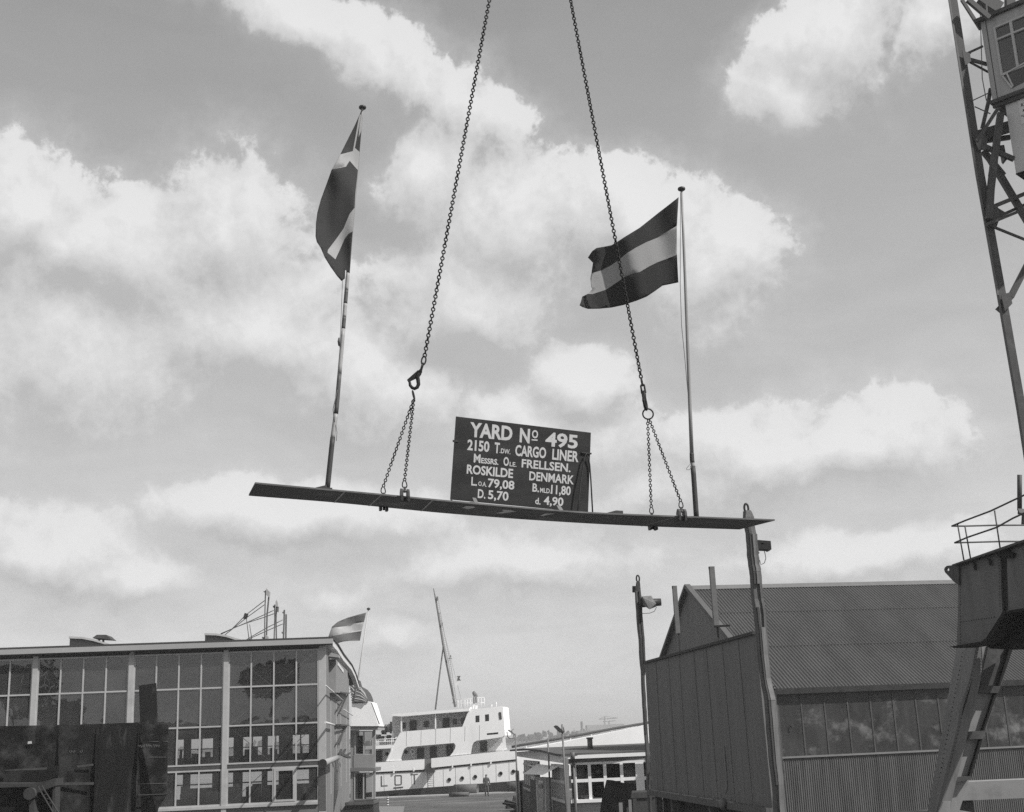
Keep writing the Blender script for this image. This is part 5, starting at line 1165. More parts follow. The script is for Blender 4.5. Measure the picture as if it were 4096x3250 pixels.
def flood(par, arm, m_body, rag, cable, rg, Yo):
    Yd = Yo
    mb = MB()
    if rag is None:
        mb.holed(arm, [rp(700, 742, 735, 738, 762, 752, 745, 765, 706, 762)], lambda x, y: P(x, y, Yd), (0, .25, 0)); f = mb.build('lamp_bracket', m_dark, par)
    else:
        a, b = [P(*p, Yd) for p in arm]; mb.path([a, b], [.12, .10], 12); f = mb.build('floodlight', m_dark, par)
        mb = MB(); c = P(*rag, Yd); bmv = [c + Vector((random.uniform(-1, 1) * .20, random.uniform(-.18, .18), random.uniform(-1, 1) * .20)) for _ in range(40)]
        import itertools
        bb = bmesh.new(); [bb.verts.new(v) for v in bmv]; r_ = bmesh.ops.convex_hull(bb, input=bb.verts); bb.verts.ensure_lookup_table()
        idx = {v: i for i, v in enumerate(bb.verts)}; mb.add([v.co.copy() for v in bb.verts], [tuple(idx[v] for v in f_.verts) for f_ in bb.faces]); bb.free(); mb.build('sacking_wrap', mat('sacking', .20, .95, .35, 12, bump=.8), f)
    mb = MB(); mb.path([P(*p, Yd + .05) for p in cable], .008, 5); mb.build('cable', m_rope, f)
flood(rpR, rp(612, 684, 868, 704, 882, 848, 840, 864, 820, 850, 660, 842, 655, 870, 678, 912, 640, 885, 625, 840), m_dark, None, rp(755, 850, 770, 920, 785, 1000, 760, 1080, 700, 1112, 680, 1040, 660, 1015, 640, 1040), rp, 24.9)
rl2 = reg(2550, 2000, 300 / 733)
flood(rpL, rl2(20, 1012, 230, 1000), m_dark, rl2(112, 1005)[0], rl2(40, 1112, 120, 1108, 165, 1090, 185, 1050, 170, 1030), rl2, 34.3)
# two steel stanchions behind the screen
for pts, wpx, lab in (([(2689, 2345), (2700, 2480), (2710, 2610)], 17, 'plain steel stanchion standing behind the screen, nearer its left post'), ([(2836, 2268), (2850, 2450), (2855, 2565)], 20, 'taller steel stanchion behind the screen near the right post, with a small bracket')):
    o = -.5; q = [RP(x, y, B0 + SNn * o, SNn) for x, y in pts]; sc_ = q[0].y / F
    th = thing('steel_stanchion', (q[0].x, q[0].y, 0), lab, 'post', 'steel stanchions behind the screen')
    zt_ = q[0].z; zm_ = q[1].z; w_ = wpx * sc_; x_, y_ = q[0].x + w_ * .5, q[0].y
    dx = 0
    mb = MB(); mb.bar((x_, y_, zm_ - .35), (x_, y_, zt_), w_, w_ * .8, up=SNd); mb.build('upper_box', mat('stanchion_grey', .13, .6, .2, 3), th)
    mb = MB(); mb.bar((x_ + .02, y_, 0), (x_ + .02, y_, zm_ - .35), w_ * .35, w_ * .35, up=SNd); mb.build('rod', m_dark, th)
    mb = MB(); mb.bar((x_ - w_ * .6, y_, zt_ - .03), (x_ + w_ * .2, y_, zt_ - .03), .06, .06); 
    if wpx == 20: mb.bar((x_ - .05, y_ - .02, zm_ - .33), (x_ + .3, y_ - .1, zm_ - .33), .1, .04)
    mb.build('bracket', m_dark, th)
# leaning dark sheet and box in front of the hut
Yl = 45.0
mb = MB(); mb.prism([P(x, y, Yl + (3100 - y) * -.008) for x, y in rh(375, 1075, 500, 1085, 720, 1140, 905, 1135, 860, 1330, 800, 1700, 240, 1740, 290, 1400)], (0, .06, 0)); mb.build('leaning_sheet', mat('rusty_sheet', .035, .75, .5, 1.3, stain=.08, sscale=2.0, cover=(.5, .75)), label='dark stained metal sheet leaning in front of the hut window', cat='metal sheet')
pb = thing('dark_crate', (P(2560, 3250, 46).x, 46, 0), 'dark wooden crate standing between the leaning sheet and the screen', 'crate')
mb = MB(); a = P(2510, 3300, 46); b = P(2605, 3300, 46); zt_ = P(2530, 3172, 46).z; mb.obox((a.x, 46, 0), (b.x - a.x + .2, 0, 0), (0, 1.6, 0), (0, 0, zt_)); mb.build('body', mat('crate_dark', .05, .8, .3, 2, (1, 1, 5)), pb)
mb = MB(); mb.bar((a.x, 45.97, zt_ - .1), (b.x + .2, 45.97, zt_ - .1), .05, .16); mb.bar((a.x + .3, 45.96, 0), (a.x + .3, 45.96, zt_ - .2), .14, .05, up=(0, 1, 0)); mb.build('batten', m_timber_dark, pb)
for x, y0, w_ in ((2482, 3212, .12), (2519, 3200, .10)):
    a = P(x, y0, 44.0); mb = MB(); mb.bar((a.x, a.y, 0), a, w_, w_, up=(0, 1, 0)); mb.build('wooden_stake', mat('stake_pale', .2, .8, .2, 4), label='pale wooden stake before the leaning sheet, %s' % ('the shorter left one' if x == 2482 else 'the slimmer right one'), cat='stake', group='stakes before the leaning sheet')

# ================================================================== CORRUGATED SHED ON THE RIGHT
DS = 45.0
K0 = P(3090, 2752, DS); KD = Vector((1, .176, 0)).normalized(); KS = Vector((-.176, 1, 0)).normalized()   # along the long wall / along the gable
def KPl(x, y, o=0.0): return RP(x, y, K0 - KS * o, KS)
def kl(x, y): p = KPl(x, y); return (p - K0).dot(KD), p.z
def KU(u, z, o=0.0): q = K0 + KD * u - KS * o; return Vector((q.x, q.y, z))
def GPl(x, y, o=0.0): return RP(x, y, K0 - KD * o, KD)
def gl_(x, y): p = GPl(x, y); return (p - K0).dot(KS), p.z
shed = thing('corrugated_shed', (K0.x, K0.y, 0), 'big shed with ribbed sheet roof, stained dark glazing band and plain grey gable', 'building')
zE = K0.z; dR, zR = gl_(2758, 2350); dB, zB_ = gl_(2660, 2630)
sl2 = (zR - zB_) / (dB - dR); dRear = dB + .35; zRear = zR - sl2 * (dRear - dR)
LEN = 26.0
m_gab = mat('shed_gable_sheet', .16, .75, .3, 2, (3, 3, .3), stain=.10, sscale=1.2, sst=(3, 3, .2), cover=(.5, .8))
mb = MB(); mb.prism([K0 - Vector((0, 0, zE + .05)), K0 + Vector((0, 0, 0)), K0 + KS * dR + Vector((0, 0, zR - zE)), K0 + KS * dRear + Vector((0, 0, zRear - zE)), K0 + KS * dRear - Vector((0, 0, zE + .05))], KD * .1); mb.build('gable_wall', m_gab, shed)
mb = MB(); o = -KD * .22; e0 = K0 - KS * .14 + Vector((0, 0, -.07)); rg_ = K0 + KS * dR + Vector((0, 0, zR - zE)); e1 = K0 + KS * dRear + Vector((0, 0, zRear - zE))
mb.bar(e0 + o * .5 + Vector((0, 0, .06)), rg_ + o * .5 + Vector((0, 0, .06)), .24, .16); mb.bar(rg_ + o * .5 + Vector((0, 0, .06)), e1 + o * .5 + Vector((0, 0, .06)), .24, .12); mb.build('verge_trim', mat('verge_trim_grey', .10, .7, .1, 2), shed)
def corrug(nm, m, a0, a1, b0, b1, pitch, amp, nrm, seg=6, par=None):
    """sheet between edge a0-a1 (eave) and b0-b1 (ridge), ribs running from a to b"""
    L_ = (a1 - a0).length; k = int(L_ / pitch * seg); vs = []
    for i in range(k + 1):
        t = i / k; w = amp * math.sin(2 * math.pi * i / seg); vs += [a0.lerp(a1, t) + nrm * w, b0.lerp(b1, t) + nrm * w]
    mb = MB(); mb.add(vs, [(2 * i, 2 * i + 2, 2 * i + 3, 2 * i + 1) for i in range(k)], 0, True); return mb.build(nm, m, par or shed, recalc=False)
m_rf = mat('roof_sheet_weathered', .092, .6, .20, .9, (1, .35, .35), stain=.075, sscale=.5, sst=(1.5, .3, .3), spec=.3)
ea = K0 - KS * .14 + Vector((0, 0, -.07)); rn_ = (rg_ - ea).cross(KD).normalized(); rn_ = rn_ if rn_.z > 0 else -rn_
corrug('roof', m_rf, ea, ea + KD * LEN, rg_, rg_ + KD * LEN, .135, .036, rn_)
for t_ in (.36, .70):                                                # sheet laps across the slope
    a = ea.lerp(rg_, t_) + rn_ * .04; mb = MB(); mb.bar(a, a + KD * LEN, .03, .012, up=rn_); mb.build('sheet_lap', mat('lap_dark', .06, .7, .4, 1.5), shed)
rb = (e1 - rg_).cross(KD).normalized(); rb = rb if rb.z > 0 else -rb
corrug('roof', m_rf, e1, e1 + KD * LEN, rg_, rg_ + KD * LEN, .25, .03, rb, 4)
mb = MB(); mb.prism([rg_ - KS * .32 + Vector((0, 0, -.13)), rg_ + Vector((0, 0, .07)), rg_ + KS * .3 + Vector((0, 0, -.1)), rg_ + Vector((0, 0, .03))], KD * LEN); mb.build('ridge_cap', mat('ridge_cap_grey', .15, .6, .1, 2), shed)
mb = MB(); mb.bar(ea + Vector((0, 0, -.07)) - KS * .03, ea + KD * LEN + Vector((0, 0, -.07)) - KS * .03, .12, .20); mb.build('gutter', m_dark, shed)
zG0 = kl(3130, 2772)[1]; zG1 = kl(3130, 3028)[1]
mb = MB(); mb.obox(KU(.22, zG0, -.05), KD * LEN, KS * .1, Vector((0, 0, zE - .25 - zG0))); mb.build('eaves_board', m_dark, shed)
uA = kl(3118, 2900)[0]
mb = MB(); mb.obox(KU(uA, zG1, .0), KD * LEN, KS * .05, Vector((0, 0, zG0 - zG1)))
m_glz = mat('painted_over_glass', .04, .35, .5, 1.4, (1.6, 1.6, .5), spec=.3, stain=.24, sscale=1.0, sst=(1, 1, 1.2), cover=(.50, .80))
f = mb.build('glazing_band', m_glz, shed)
mb = MB(); u = uA
while u < LEN:
    mb.obox(KU(u - .025, zG1, .02), KD * .05, KS * .03, Vector((0, 0, zG0 - zG1))); u += .86
mb.build('glazing_bar', mat('glazing_bar_grey', .07, .7, .3, 3), f)
mb = MB(); mb.obox(KU(uA - .05, zG1 - .06, .10), KD * LEN, KS * .16, Vector((0, 0, .06))); mb.build('sill_rail', mat('sill_rail_grey', .19, .7, .15, 2), shed)
corrug('lower_wall', mat('wall_sheet_weathered', .095, .7, .35, 1.2, (3, 3, .25), stain=.055, sscale=1.4, sst=(3, 3, .2), cover=(.5, .72)), KU(.12, -.05, .04), KU(LEN, -.05, .04), KU(.12, zG1 - .061, .04), KU(LEN, zG1 - .061, .04), .078, .014, -KS)
mb = MB(); mb.obox(KU(-.03, -.05, .02), KD * (uA + .02), KS * .06, Vector((0, 0, zE - .3))); mb.build('corner_boarding', mat('corner_boards', .15, .75, .2, 3, (5, 5, .2)), shed)
mb = MB(); mb.obox(KU(LEN, -.05, 0), KS * dRear, KD * .1, Vector((0, 0, zE - .2))); mb.build('end_wall', m_gab, shed)
q = KPl(3160, 2905, .03); mb = MB(); mb.path([q, q + Vector((.05, -.06, -.05)), q + Vector((.12, -.06, -.03))], .018, 6); mb.build('hook', m_dark, shed)

# beam on piers, standing in for a white-painted band on the shed wall
YB = 33.0
a = P(3790, 3206, YB); b = P(4230, 3190, YB); zt2 = P(3790, 3132, YB).z
bm_ = thing('wall_band_beam', (a.x, YB, 0), 'pale beam standing in for the white shed wall band behind the crane leg', 'beam')
mb = MB(); mb.obox((a.x, YB, a.z), (b.x - a.x + 2, (b.y - a.y), .0), (0, .7, 0), (0, 0, zt2 - a.z)); mb.build('beam', mat('band_beam_pale', .26, .85, .15, 2, stain=.2, sscale=1), bm_)
for x in (a.x + .3, a.x + 2.6, a.x + 4.6): mb = MB(); mb.obox((x, YB + .2, 0), (.4, 0, 0), (0, .35, 0), (0, 0, a.z)); mb.build('pier', mat('pier_dark_concrete', .07, .85, .2, 2), bm_)

# ================================================================== PORTAL CRANE
YCR = 26.0
T0 = P(3830, 2262, YCR); TDir = Vector((.37, -.93, 0)).normalized(); TN = Vector((-.93, -.37, 0)).normalized()
def CP(x, y, o=0.0): return RP(x, y, T0 + TN * o, TN)
crane = thing('portal_crane', (T0.x, T0.y, 0), 'dark steel portal crane with slanting plated leg, lattice tower and boarded driver cab', 'crane')
m_cr = mat('crane_plate_weathered', .15, .6, .25, 1.2, (2, 2, .35), stain=.11, sscale=1.5, sst=(3, 3, .3), cover=(.48, .72))
m_crd = mat('crane_shade_black', .012, .8, .3, 2); m_crl = mat('crane_web_paint', .26, .6, .25, 1.5, (2, 2, .5), stain=.17, sscale=1.8, cover=(.5, .75)); m_lat = mat('lattice_steel', .065, .6, .3, 3, stain=.10, sscale=3)  # first one: portal underside shade put into a near-black colour
rc = reg(3700, 1900, 396 / 968)
rc2 = reg(3550, 2500, 546 / 1246)
def cpl(nm, m, pts, o, th, par=None):
    mb = MB(); mb.prism([CP(x, y, o) for x, y in pts], -TN * th); return mb.build(nm, m, par or crane)
cpl('girder_panel', m_cr, rc(325, 880, 735, 722, 745, 1150, 757, 1335, 740, 1370, 575, 1630, 310, 1688, 322, 1300), 0, .10)
cpl('girder_panel', mat('crane_recess_shade', .02, .7, .3, 2), rc(735, 815, 800, 800, 815, 1320, 757, 1335, 745, 1150), -.04, .06)  # dark panel paints the recess shadow between the two girder panels
cpl('girder_panel', m_cr, rc(800, 760, 1400, 520, 1400, 1235, 990, 1300, 815, 1330), .02, .10)
cpl('top_flange', m_lat, rc(262, 878, 700, 725, 968, 632, 1400, 480, 1400, 510, 968, 655, 700, 752, 262, 892), .16, .34)
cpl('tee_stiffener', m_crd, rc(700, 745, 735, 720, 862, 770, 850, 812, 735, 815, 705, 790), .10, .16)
for p in (rc(445, 850, 470, 860, 482, 935, 462, 890), rc(595, 815, 620, 830, 632, 890, 612, 860)): cpl('small_stiffener', m_lat, p, .08, .07)  # two small darker plates near the top of the girder panel
lug = cpl('pad_eye', m_lat, rc(262, 885, 225, 888, 195, 905, 185, 930, 195, 955, 290, 1050, 330, 1075, 330, 880), .10, .03) if False else None
mb = MB(); mb.holed(rc(328, 884, 250, 886, 212, 890, 192, 908, 186, 930, 196, 955, 285, 1050, 330, 1080), [rc(204, 926, 212, 912, 226, 911, 236, 922, 236, 936, 226, 945, 212, 942)], lambda x, y: CP(x, y, .05), -TN * .05); mb.build('pad_eye', m_lat, crane)
# dark soffit of the portal and the flange line
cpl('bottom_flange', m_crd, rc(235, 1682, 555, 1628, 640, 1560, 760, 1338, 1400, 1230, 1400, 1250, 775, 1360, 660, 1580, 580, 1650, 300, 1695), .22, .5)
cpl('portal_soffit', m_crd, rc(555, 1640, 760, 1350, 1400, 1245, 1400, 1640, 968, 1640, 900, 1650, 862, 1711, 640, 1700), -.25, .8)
cpl('haunch_plate', m_crl, rc(525, 1435, 600, 1560, 560, 1625, 548, 1600), .03, .04) if False else None
# leg: outer face, front flange, recessed web, back flange with three stiffeners
LY = 26.2
def lp(nm, m, pts, par=None, th=.05):
    q = [P(*rc2(x, y)[0], Y) for x, y, Y in pts]; mb = MB()
    nn = (q[1] - q[0]).cross(q[2] - q[0]).normalized()
    if nn.y < 0: nn = -nn
    mb.prism(q, nn * th); return mb.build(nm, m, par or crane)
leg = lp('leg', m_cr, [(632, 200, 27.6), (838, 175, LY), (835, 210, LY), (780, 480, LY), (690, 750, LY), (660, 950, LY), (560, 1350, LY), (470, 1720, LY), (360, 1720, 27.4), (400, 1500, 27.4), (440, 1300, 27.4), (520, 900, 27.5), (570, 560, 27.6), (600, 400, 27.6)])
lp('front_flange', m_cr, [(838, 175, LY), (850, 200, LY + .02), (850, 500, LY + .04), (820, 650, LY + .05), (740, 970, LY + .05), (640, 1380, LY + .05), (560, 1720, LY + .05), (470, 1720, LY), (560, 1350, LY), (660, 950, LY), (690, 750, LY), (780, 480, LY), (835, 210, LY)], leg, .08)
lp('web', m_crl, [(860, 170, 26.5), (940, 170, 26.5), (900, 320, 26.5), (1040, 300, 26.5), (1100, 230, 26.5), (1030, 550, 26.5), (880, 1000, 26.5), (750, 1400, 26.5), (650, 1720, 26.5), (540, 1720, 26.5), (640, 1380, 26.5), (740, 970, 26.5), (820, 650, 26.5), (870, 400, 26.5)], leg)
lp('web_shade_plate', m_lat, [(925, 170, 26.46), (1140, 225, 26.46), (1040, 550, 26.46), (860, 560, 26.46), (850, 520, 26.46), (885, 350, 26.46)], leg)  # darker sheet laid over the upper web paints its shade
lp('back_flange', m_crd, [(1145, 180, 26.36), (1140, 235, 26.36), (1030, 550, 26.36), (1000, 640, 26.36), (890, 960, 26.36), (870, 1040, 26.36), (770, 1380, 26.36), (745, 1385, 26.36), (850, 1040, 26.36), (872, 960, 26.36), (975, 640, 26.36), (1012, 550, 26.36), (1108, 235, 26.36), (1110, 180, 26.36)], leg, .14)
for pts in ((850, 556, 1035, 560, 1008, 624, 835, 620), (740, 975, 905, 965, 868, 1042, 728, 1046), (634, 1392, 768, 1380, 760, 1412, 630, 1436)):
    q = rc2(*pts); mb = MB(); mb.prism([P(x, y, LY + .14) for x, y in q], (0, .2, 0)); mb.build('stiffener', m_lat, leg)
lp('foot', m_crl, [(500, 1615, LY - .05), (578, 1610, LY - .05), (560, 1760, LY - .05), (450, 1760, LY - .05)], leg)
mb = MB(); a = P(*rc2(560, 1760)[0], 26.6); mb.obox((a.x - .9, 26.0, 0), (1.3, 0, 0), (0, 1.6, 0), (0, 0, a.z + .1)); mb.build('bogie', m_cr, leg)
def rivets(par, a, b, nrm, n, r=.016):
    mb = MB()
    for i in range(n): c = a.lerp(b, (i + .5) / n); mb.path([c - nrm * .004, c + nrm * .012], [r, r * .6], 6)
    o = mb.build('rivet_row', m_lat, par); o['kind'] = 'stuff'
for p0_, p1_, n_ in (((345, 905), (345, 1660), 26), ((722, 760), (735, 1330), 20), ((352, 895), (700, 765), 16), ((345, 1440), (690, 1390), 14)):
    rivets(crane, CP(*rc(*p0_)[0], .0), CP(*rc(*p1_)[0], .0), TN, n_)
for p0_, p1_, n_ in (((690, 230), (455, 1500), 30), ((822, 230), (560, 1310), 30)):
    q0 = P(*rc2(*p0_)[0], LY - .01 + (.9 if p0_[0] == 690 else 0) * .75); q1 = P(*rc2(*p1_)[0], LY - .01 + (.9 if p0_[0] == 690 else 0) * .75); rivets(leg, q0, q1, Vector((-.4, -.9, 0)), n_)
# hand rail on the portal
def rail(pts, r=.018):
    mb = MB(); mb.path(pts, r, 7); mb.build('hand_rail', m_lat, crane)
o0 = .12; o1 = -2.4
A1 = CP(*rc(262, 502)[0], o0); A2 = CP(*rc(290, 665)[0], o0)
rail([A1, CP(*rc(400, 445)[0], o0), CP(*rc(640, 355)[0], o0), CP(*rc(820, 270)[0], o0), CP(*rc(1200, 90)[0], o0)])
rail([A2, CP(*rc(420, 610)[0], o0), CP(*rc(700, 515)[0], o0), CP(*rc(860, 425)[0], o0), CP(*rc(968, 375)[0], o0), CP(*rc(1200, 290)[0], o0)])
rail([A1, P(*rc(390, 502)[0], A1.y + .15), P(*rc(690, 494)[0], A1.y + .3), P(*rc(1250, 492)[0], A1.y + .5)]); rail([A2, P(*rc(420, 662)[0], A2.y + .15), P(*rc(725, 653)[0], A2.y + .3), P(*rc(1250, 652)[0], A2.y + .5)])
for x0, y0, x1, y1, Yd in ((318, 480, 380, 835, None), (390, 502, 445, 818, None), (680, 350, 735, 722, None)):
    mb = MB(); mb.path([CP(*rc(x0, y0)[0], o0), CP(*rc(x1, y1)[0], o0)], .015, 7); mb.build('rail_post', m_lat, crane)
mb = MB(); a = CP(*rc(935, 440)[0], -.6); mb.path([CP(*rc(925, 0)[0], -.6), CP(*rc(925, 350)[0], -.6)], .05, 8); mb.prism([CP(x, y, -.5) for x, y in rc(908, 330, 925, 370, 968, 380, 1010, 470, 940, 485, 945, 400, 905, 385)], -TN * .2); mb.build('davit_post', m_lat, crane)
# lattice tower
ra = reg(3700, 0, 396 / 968); rb_ = reg(3700, 650, 396 / 1042); YT = 30.0
def lat(nm, pts, w, d=0.0, m=None, rg=None, th=None):
    s_ = YT / F; q = [P(x, y, YT + d) for x, y in (rg(*pts) if rg else [(pts[i], pts[i + 1]) for i in range(0, len(pts), 2)])]
    mb = MB()
    for a, b in zip(q, q[1:]): mb.bar(a, b, w * s_, (th or w * .8) * s_, up=(0, 1, 0))
    return mb.build(nm, m or m_lat, crane)
lat('tower_leg', (3775, -210, 3811, 0, 3920, 700, 4006, 1182, 4085, 1640, 4150, 2060), 31, 0)
lat('tower_leg', (4190, -210, 4226, 0, 4335, 700, 4421, 1182, 4540, 2000), 31, -1.5)
lat('leg_angle', (3797, 0, 3906, 700, 3992, 1182), 8, -.10, mat('lattice_edge_pale', .12, .6, .3, 3))
for pts, w, d in (((360, 0, 545, 290), 14, .3), ((420, 0, 630, 180), 22, -.3), ((400, 530, 565, 455), 9, .1), ((415, 578, 610, 632), 14, .2), ((420, 600, 620, 708), 8, .4), ((435, 1000, 615, 915), 4, .3), ((485, 1045, 640, 1115), 4, .5),
                  ((640, 870, 620, 1000, 560, 1255), 15, .2), ((715, 1060, 505, 1385), 15, -.4), ((740, 1110, 655, 1720), 27, -.2), ((520, 1335, 830, 1240), 44, .5), ((540, 1385, 830, 1345), 20, .7), ((555, 1425, 870, 1560), 20, -.1), ((570, 1480, 765, 1720), 24, .3), ((600, 40, 605, 130), 8, .6), ((540, -20, 720, 100), 60, .9), ((830, -30, 830, 80), 40, .9)):
    lat('brace', pts, w, d, rg=ra)
for pts, w, d in (((725, 0, 690, 300, 675, 600), 28, -.2), ((690, -30, 1080, 625), 27, .3), ((710, 470, 1090, 315), 15, .1), ((650, 655, 1090, 475), 11, -.3), ((800, 560, 1090, 430), 12, .4), ((730, 685, 1090, 830), 10, .2), ((720, 500, 820, 560), 26, .3), ((900, 1420, 1090, 1050), 25, .2), ((770, 1560, 900, 1420), 24, .2)):
    lat('brace', pts, w, d, rg=rb_)
mb = MB(); mb.path([P(*ra(x, y)[0], YT - .1) for x, y in ((540, 130), (550, 450), (560, 770), (600, 985))], .012, 6); mb.build('control_rod', m_lat, crane)
mb = MB(); mb.prism([P(*ra(x, y)[0], YT) for x, y in ((400, 525), (465, 505), (420, 560))], (0, .05, 0)); mb.prism([P(*ra(x, y)[0], YT + .5) for x, y in ((720, 1425), (775, 1418), (790, 1500), (803, 1560), (790, 1578), (775, 1560), (765, 1500), (725, 1480))], (0, .2, 0)); mb.build('gusset', m_lat, crane)
for pts in ((3893, 545, 3930, 520, 3950, 560, 3945, 600, 3915, 600), (3955, 845, 3990, 820, 4000, 870, 3985, 915, 3962, 905), (3848, 200, 3880, 215, 3885, 245, 3862, 262), (4005, 1180, 4040, 1170, 4050, 1215, 4020, 1245)):
    mb = MB(); mb.prism([P(pts[i], pts[i + 1], YT - .16) for i in range(0, len(pts), 2)], (0, .03, 0)); mb.build('gusset', m_lat, crane)
# driver's cab
C0 = P(3970, 405, 30.0); CDir = Vector((.72, -.69, 0)).normalized(); CNn = Vector((-.69, -.72, 0)).normalized()
def DP(x, y, o=0.0): return RP(x, y, C0 + CNn * o, CNn)
rd = reg(3880, 0, 216 / 1232)
def dl(x, y): p = DP(x, y); return (p - C0).dot(CDir), p.z
def DU(u, z, o=0.0): q = C0 + CDir * u + CNn * o; return Vector((q.x, q.y, z))
zc0 = C0.z; zc1 = dl(3926, 90)[1]; uw = dl(*rd(560, 800)[0])[0]; zw1 = dl(*rd(560, 620)[0])[1]; zw0 = dl(4012, 302)[1]; CW = 2.9
cabp = MB(); cabp.holed([(0, zc0), (CW, zc0), (CW, zc1), (0, zc1)], [[(uw, zw0), (CW - .3, zw0), (CW - .3, zw1), (uw, zw1)]], lambda a, b: DU(a, b), -CNn * .06)
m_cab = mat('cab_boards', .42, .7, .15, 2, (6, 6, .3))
cab = cabp.build('cab', m_cab, crane)
mb = MB(); u = .13
while u < CW:
    if u < uw - .04: mb.obox(DU(u, zc0, .004), CDir * .02, -CNn * .003, Vector((0, 0, zc1 - zc0)))
    u += .15
mb.build('board_joint', mat('joint_dark', .04, .8, .2, 2), cab)
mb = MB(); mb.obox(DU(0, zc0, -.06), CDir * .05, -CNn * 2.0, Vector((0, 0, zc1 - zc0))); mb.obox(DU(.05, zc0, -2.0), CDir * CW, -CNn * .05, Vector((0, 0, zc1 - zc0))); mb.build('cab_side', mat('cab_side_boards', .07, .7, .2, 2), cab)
mb = MB(); mb.obox(DU(-.12, zc1, .12), CDir * (CW + .2), -CNn * 2.3, Vector((0, 0, .10))); mb.build('cab_roof', m_lat, cab)
mb = MB(); mb.obox(DU(-.05, zc0 - .10, .07), CDir * (CW + .2), -CNn * 2.2, Vector((0, 0, .10))); mb.obox(DU(-.02, zc0 - .2, .0), CDir * (CW + .2), -CNn * .08, Vector((0, 0, .1))); mb.build('cab_floor', m_lat, cab)
mb = MB(); um_ = dl(*rd(960, 720)[0])[0]; zm2 = dl(*rd(640, 905)[0])[1]
for a0, b0, a1, b1 in ((uw, zw1 - .05, CW - .3, zw1), (uw, zw0, CW - .3, zw0 + .05), (uw, zw0 + .05, uw + .05, zw1 - .05), (uw + .05, zm2 - .02, CW - .3, zm2 + .03), (um_ - .03, zw0 + .05, um_ + .03, zm2 - .02), (um_ - .035, zm2 + .03, um_ + .035, zw1 - .05)):
    mb.obox(DU(a0, b0, .025), CDir * (a1 - a0), -CNn * .07, Vector((0, 0, b1 - b0)))
f = mb.build('cab_window', mat('cab_frame_pale', .5, .6, .1, 2), cab)
mb = MB(); mb.quad(DU(uw, zw0, -.03), DU(CW - .3, zw0, -.03), DU(CW - .3, zw1, -.03), DU(uw, zw1, -.03)); mb.build('pane', glass('cab_glass', .6, .08, .02), f, recalc=False)
mb = MB(); mb.prism([DP(x, y, .012) for x, y in ra(757, 742, 1100, 545, 1100, 735, 852, 862)], -CNn * .011); lw = mb.build('lower_window', m_sglass, cab)
mb = MB()
for p, q in (((757, 742), (852, 862)), ((800, 720), (862, 850)), ((757, 742), (1100, 545))): mb.bar(DP(*ra(*p)[0], .03), DP(*ra(*q)[0], .03), .04, .04, up=CNn)
mb.build('frame', mat('cab_frame_pale', .5), lw)
mb = MB(); mb.obox(DU(.55, zc0 + .3, -.9), CDir * .5, -CNn * .4, Vector((0, 0, .6))); mb.build('seat', m_dark, cab)
# white ballast casing with lettering under the cab
w0 = dl(4013, 405)[0]; zq1 = zc0 - .2; zq0 = dl(4062, 690)[1]
mb = MB(); mb.obox(DU(w0, zq0, -.10), CDir * 2.2, -CNn * 1.3, Vector((0, 0, zq1 - zq0))); case = mb.build('cab_casing', mat('casing_white', .62, .6, .12, 2, stain=.5, sscale=1.5), crane)
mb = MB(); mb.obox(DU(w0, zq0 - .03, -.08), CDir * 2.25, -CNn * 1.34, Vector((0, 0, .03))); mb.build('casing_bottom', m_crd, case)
re_ = reg(3950, 350, 146 / 675)
pl = [re_(x, y)[0] for x, y in ((545, 185), (730, 90), (790, 600), (628, 690))]
mb = MB(); mb.prism([DP(x, y, -.085) for x, y in pl], -CNn * .014); nb = mb.build('notice_board', mat('notice_pale', .70, .6, .08, 2), case)
T4 = lambda x, y: DP(x, y, -.081)
mb = MB()
for tx, xl, tl, bl2, xr, tr, br2 in (('P', 585, 185, 245, 640, 165, 235), ('K', 622, 300, 358, 680, 280, 345), ('M', 655, 405, 452, 700, 388, 440), ('VL', 618, 515, 552, 685, 500, 542)):
    letter(mb, tx, xl, tl, bl2, xr, tr, br2, re_, T4, .02)
    mb.build('lettering', m_dark, nb, recalc=False); mb = MB()

# ================================================================== STEEL PLATES STACKED UPRIGHT IN FRONT OF THE HALL
YPL = 32.0
r1 = reg(0, 2850, 720 / 2156)
def plate(nm, pts, Y, m, label, th=.06, lean=.03):
    mb = MB(); q = []
    for x, y in pts:
        if y > 3300: p0_ = P(x, 3240, Y); q.append(Vector((p0_.x, Y - .1, 0)))
        else: q.append(P(x, y, Y + (3250 - y) * .0012))
    mb.prism(q, (0, th, 0)); return mb.build(nm, m, label=label, cat='steel plate', group='steel plates stood in front of the hall')
mp1 = mat('plate_black_scale', 0.0110, .7, .35, 1.5, (1, 1, .6), spec=.12, stain=.06, sscale=1.6, cover=(.42, .7)); mp2 = mat('plate_mid_scale', 0.0170, .7, .35, 1.2, (1.5, 1, .3), spec=.12, stain=.06, sscale=1.4, sst=(2, 1, .5)); mp3 = mat('plate_rust_scale', 0.0140, .65, .4, 1.2, spec=.12, stain=.055, sscale=1.3, cover=(.42, .7))
p4 = plate('steel_plate', r1(1640, 125, 1660, 122, 1668, 145, 2014, 148, 2002, 600, 1995, 980, 1870, 1190, 1830, 1500, 1630, 1500), YPL + .5, mp1, 'narrow black plate at the right end of the row, with chalk lines')
p3 = plate('steel_plate', r1(1145, 140, 1660, 122, 1640, 700, 1625, 1500, 1120, 1500), YPL + .25, mp2, 'slightly paler streaked plate second from the right of the dark row')
p2 = plate('steel_plate', r1(560, 155, 1150, 140, 1140, 700, 1128, 1500, 640, 1500, 655, 700), YPL + .12, mp3, 'dark plate with small chalk scribbles in the middle of the dark row')
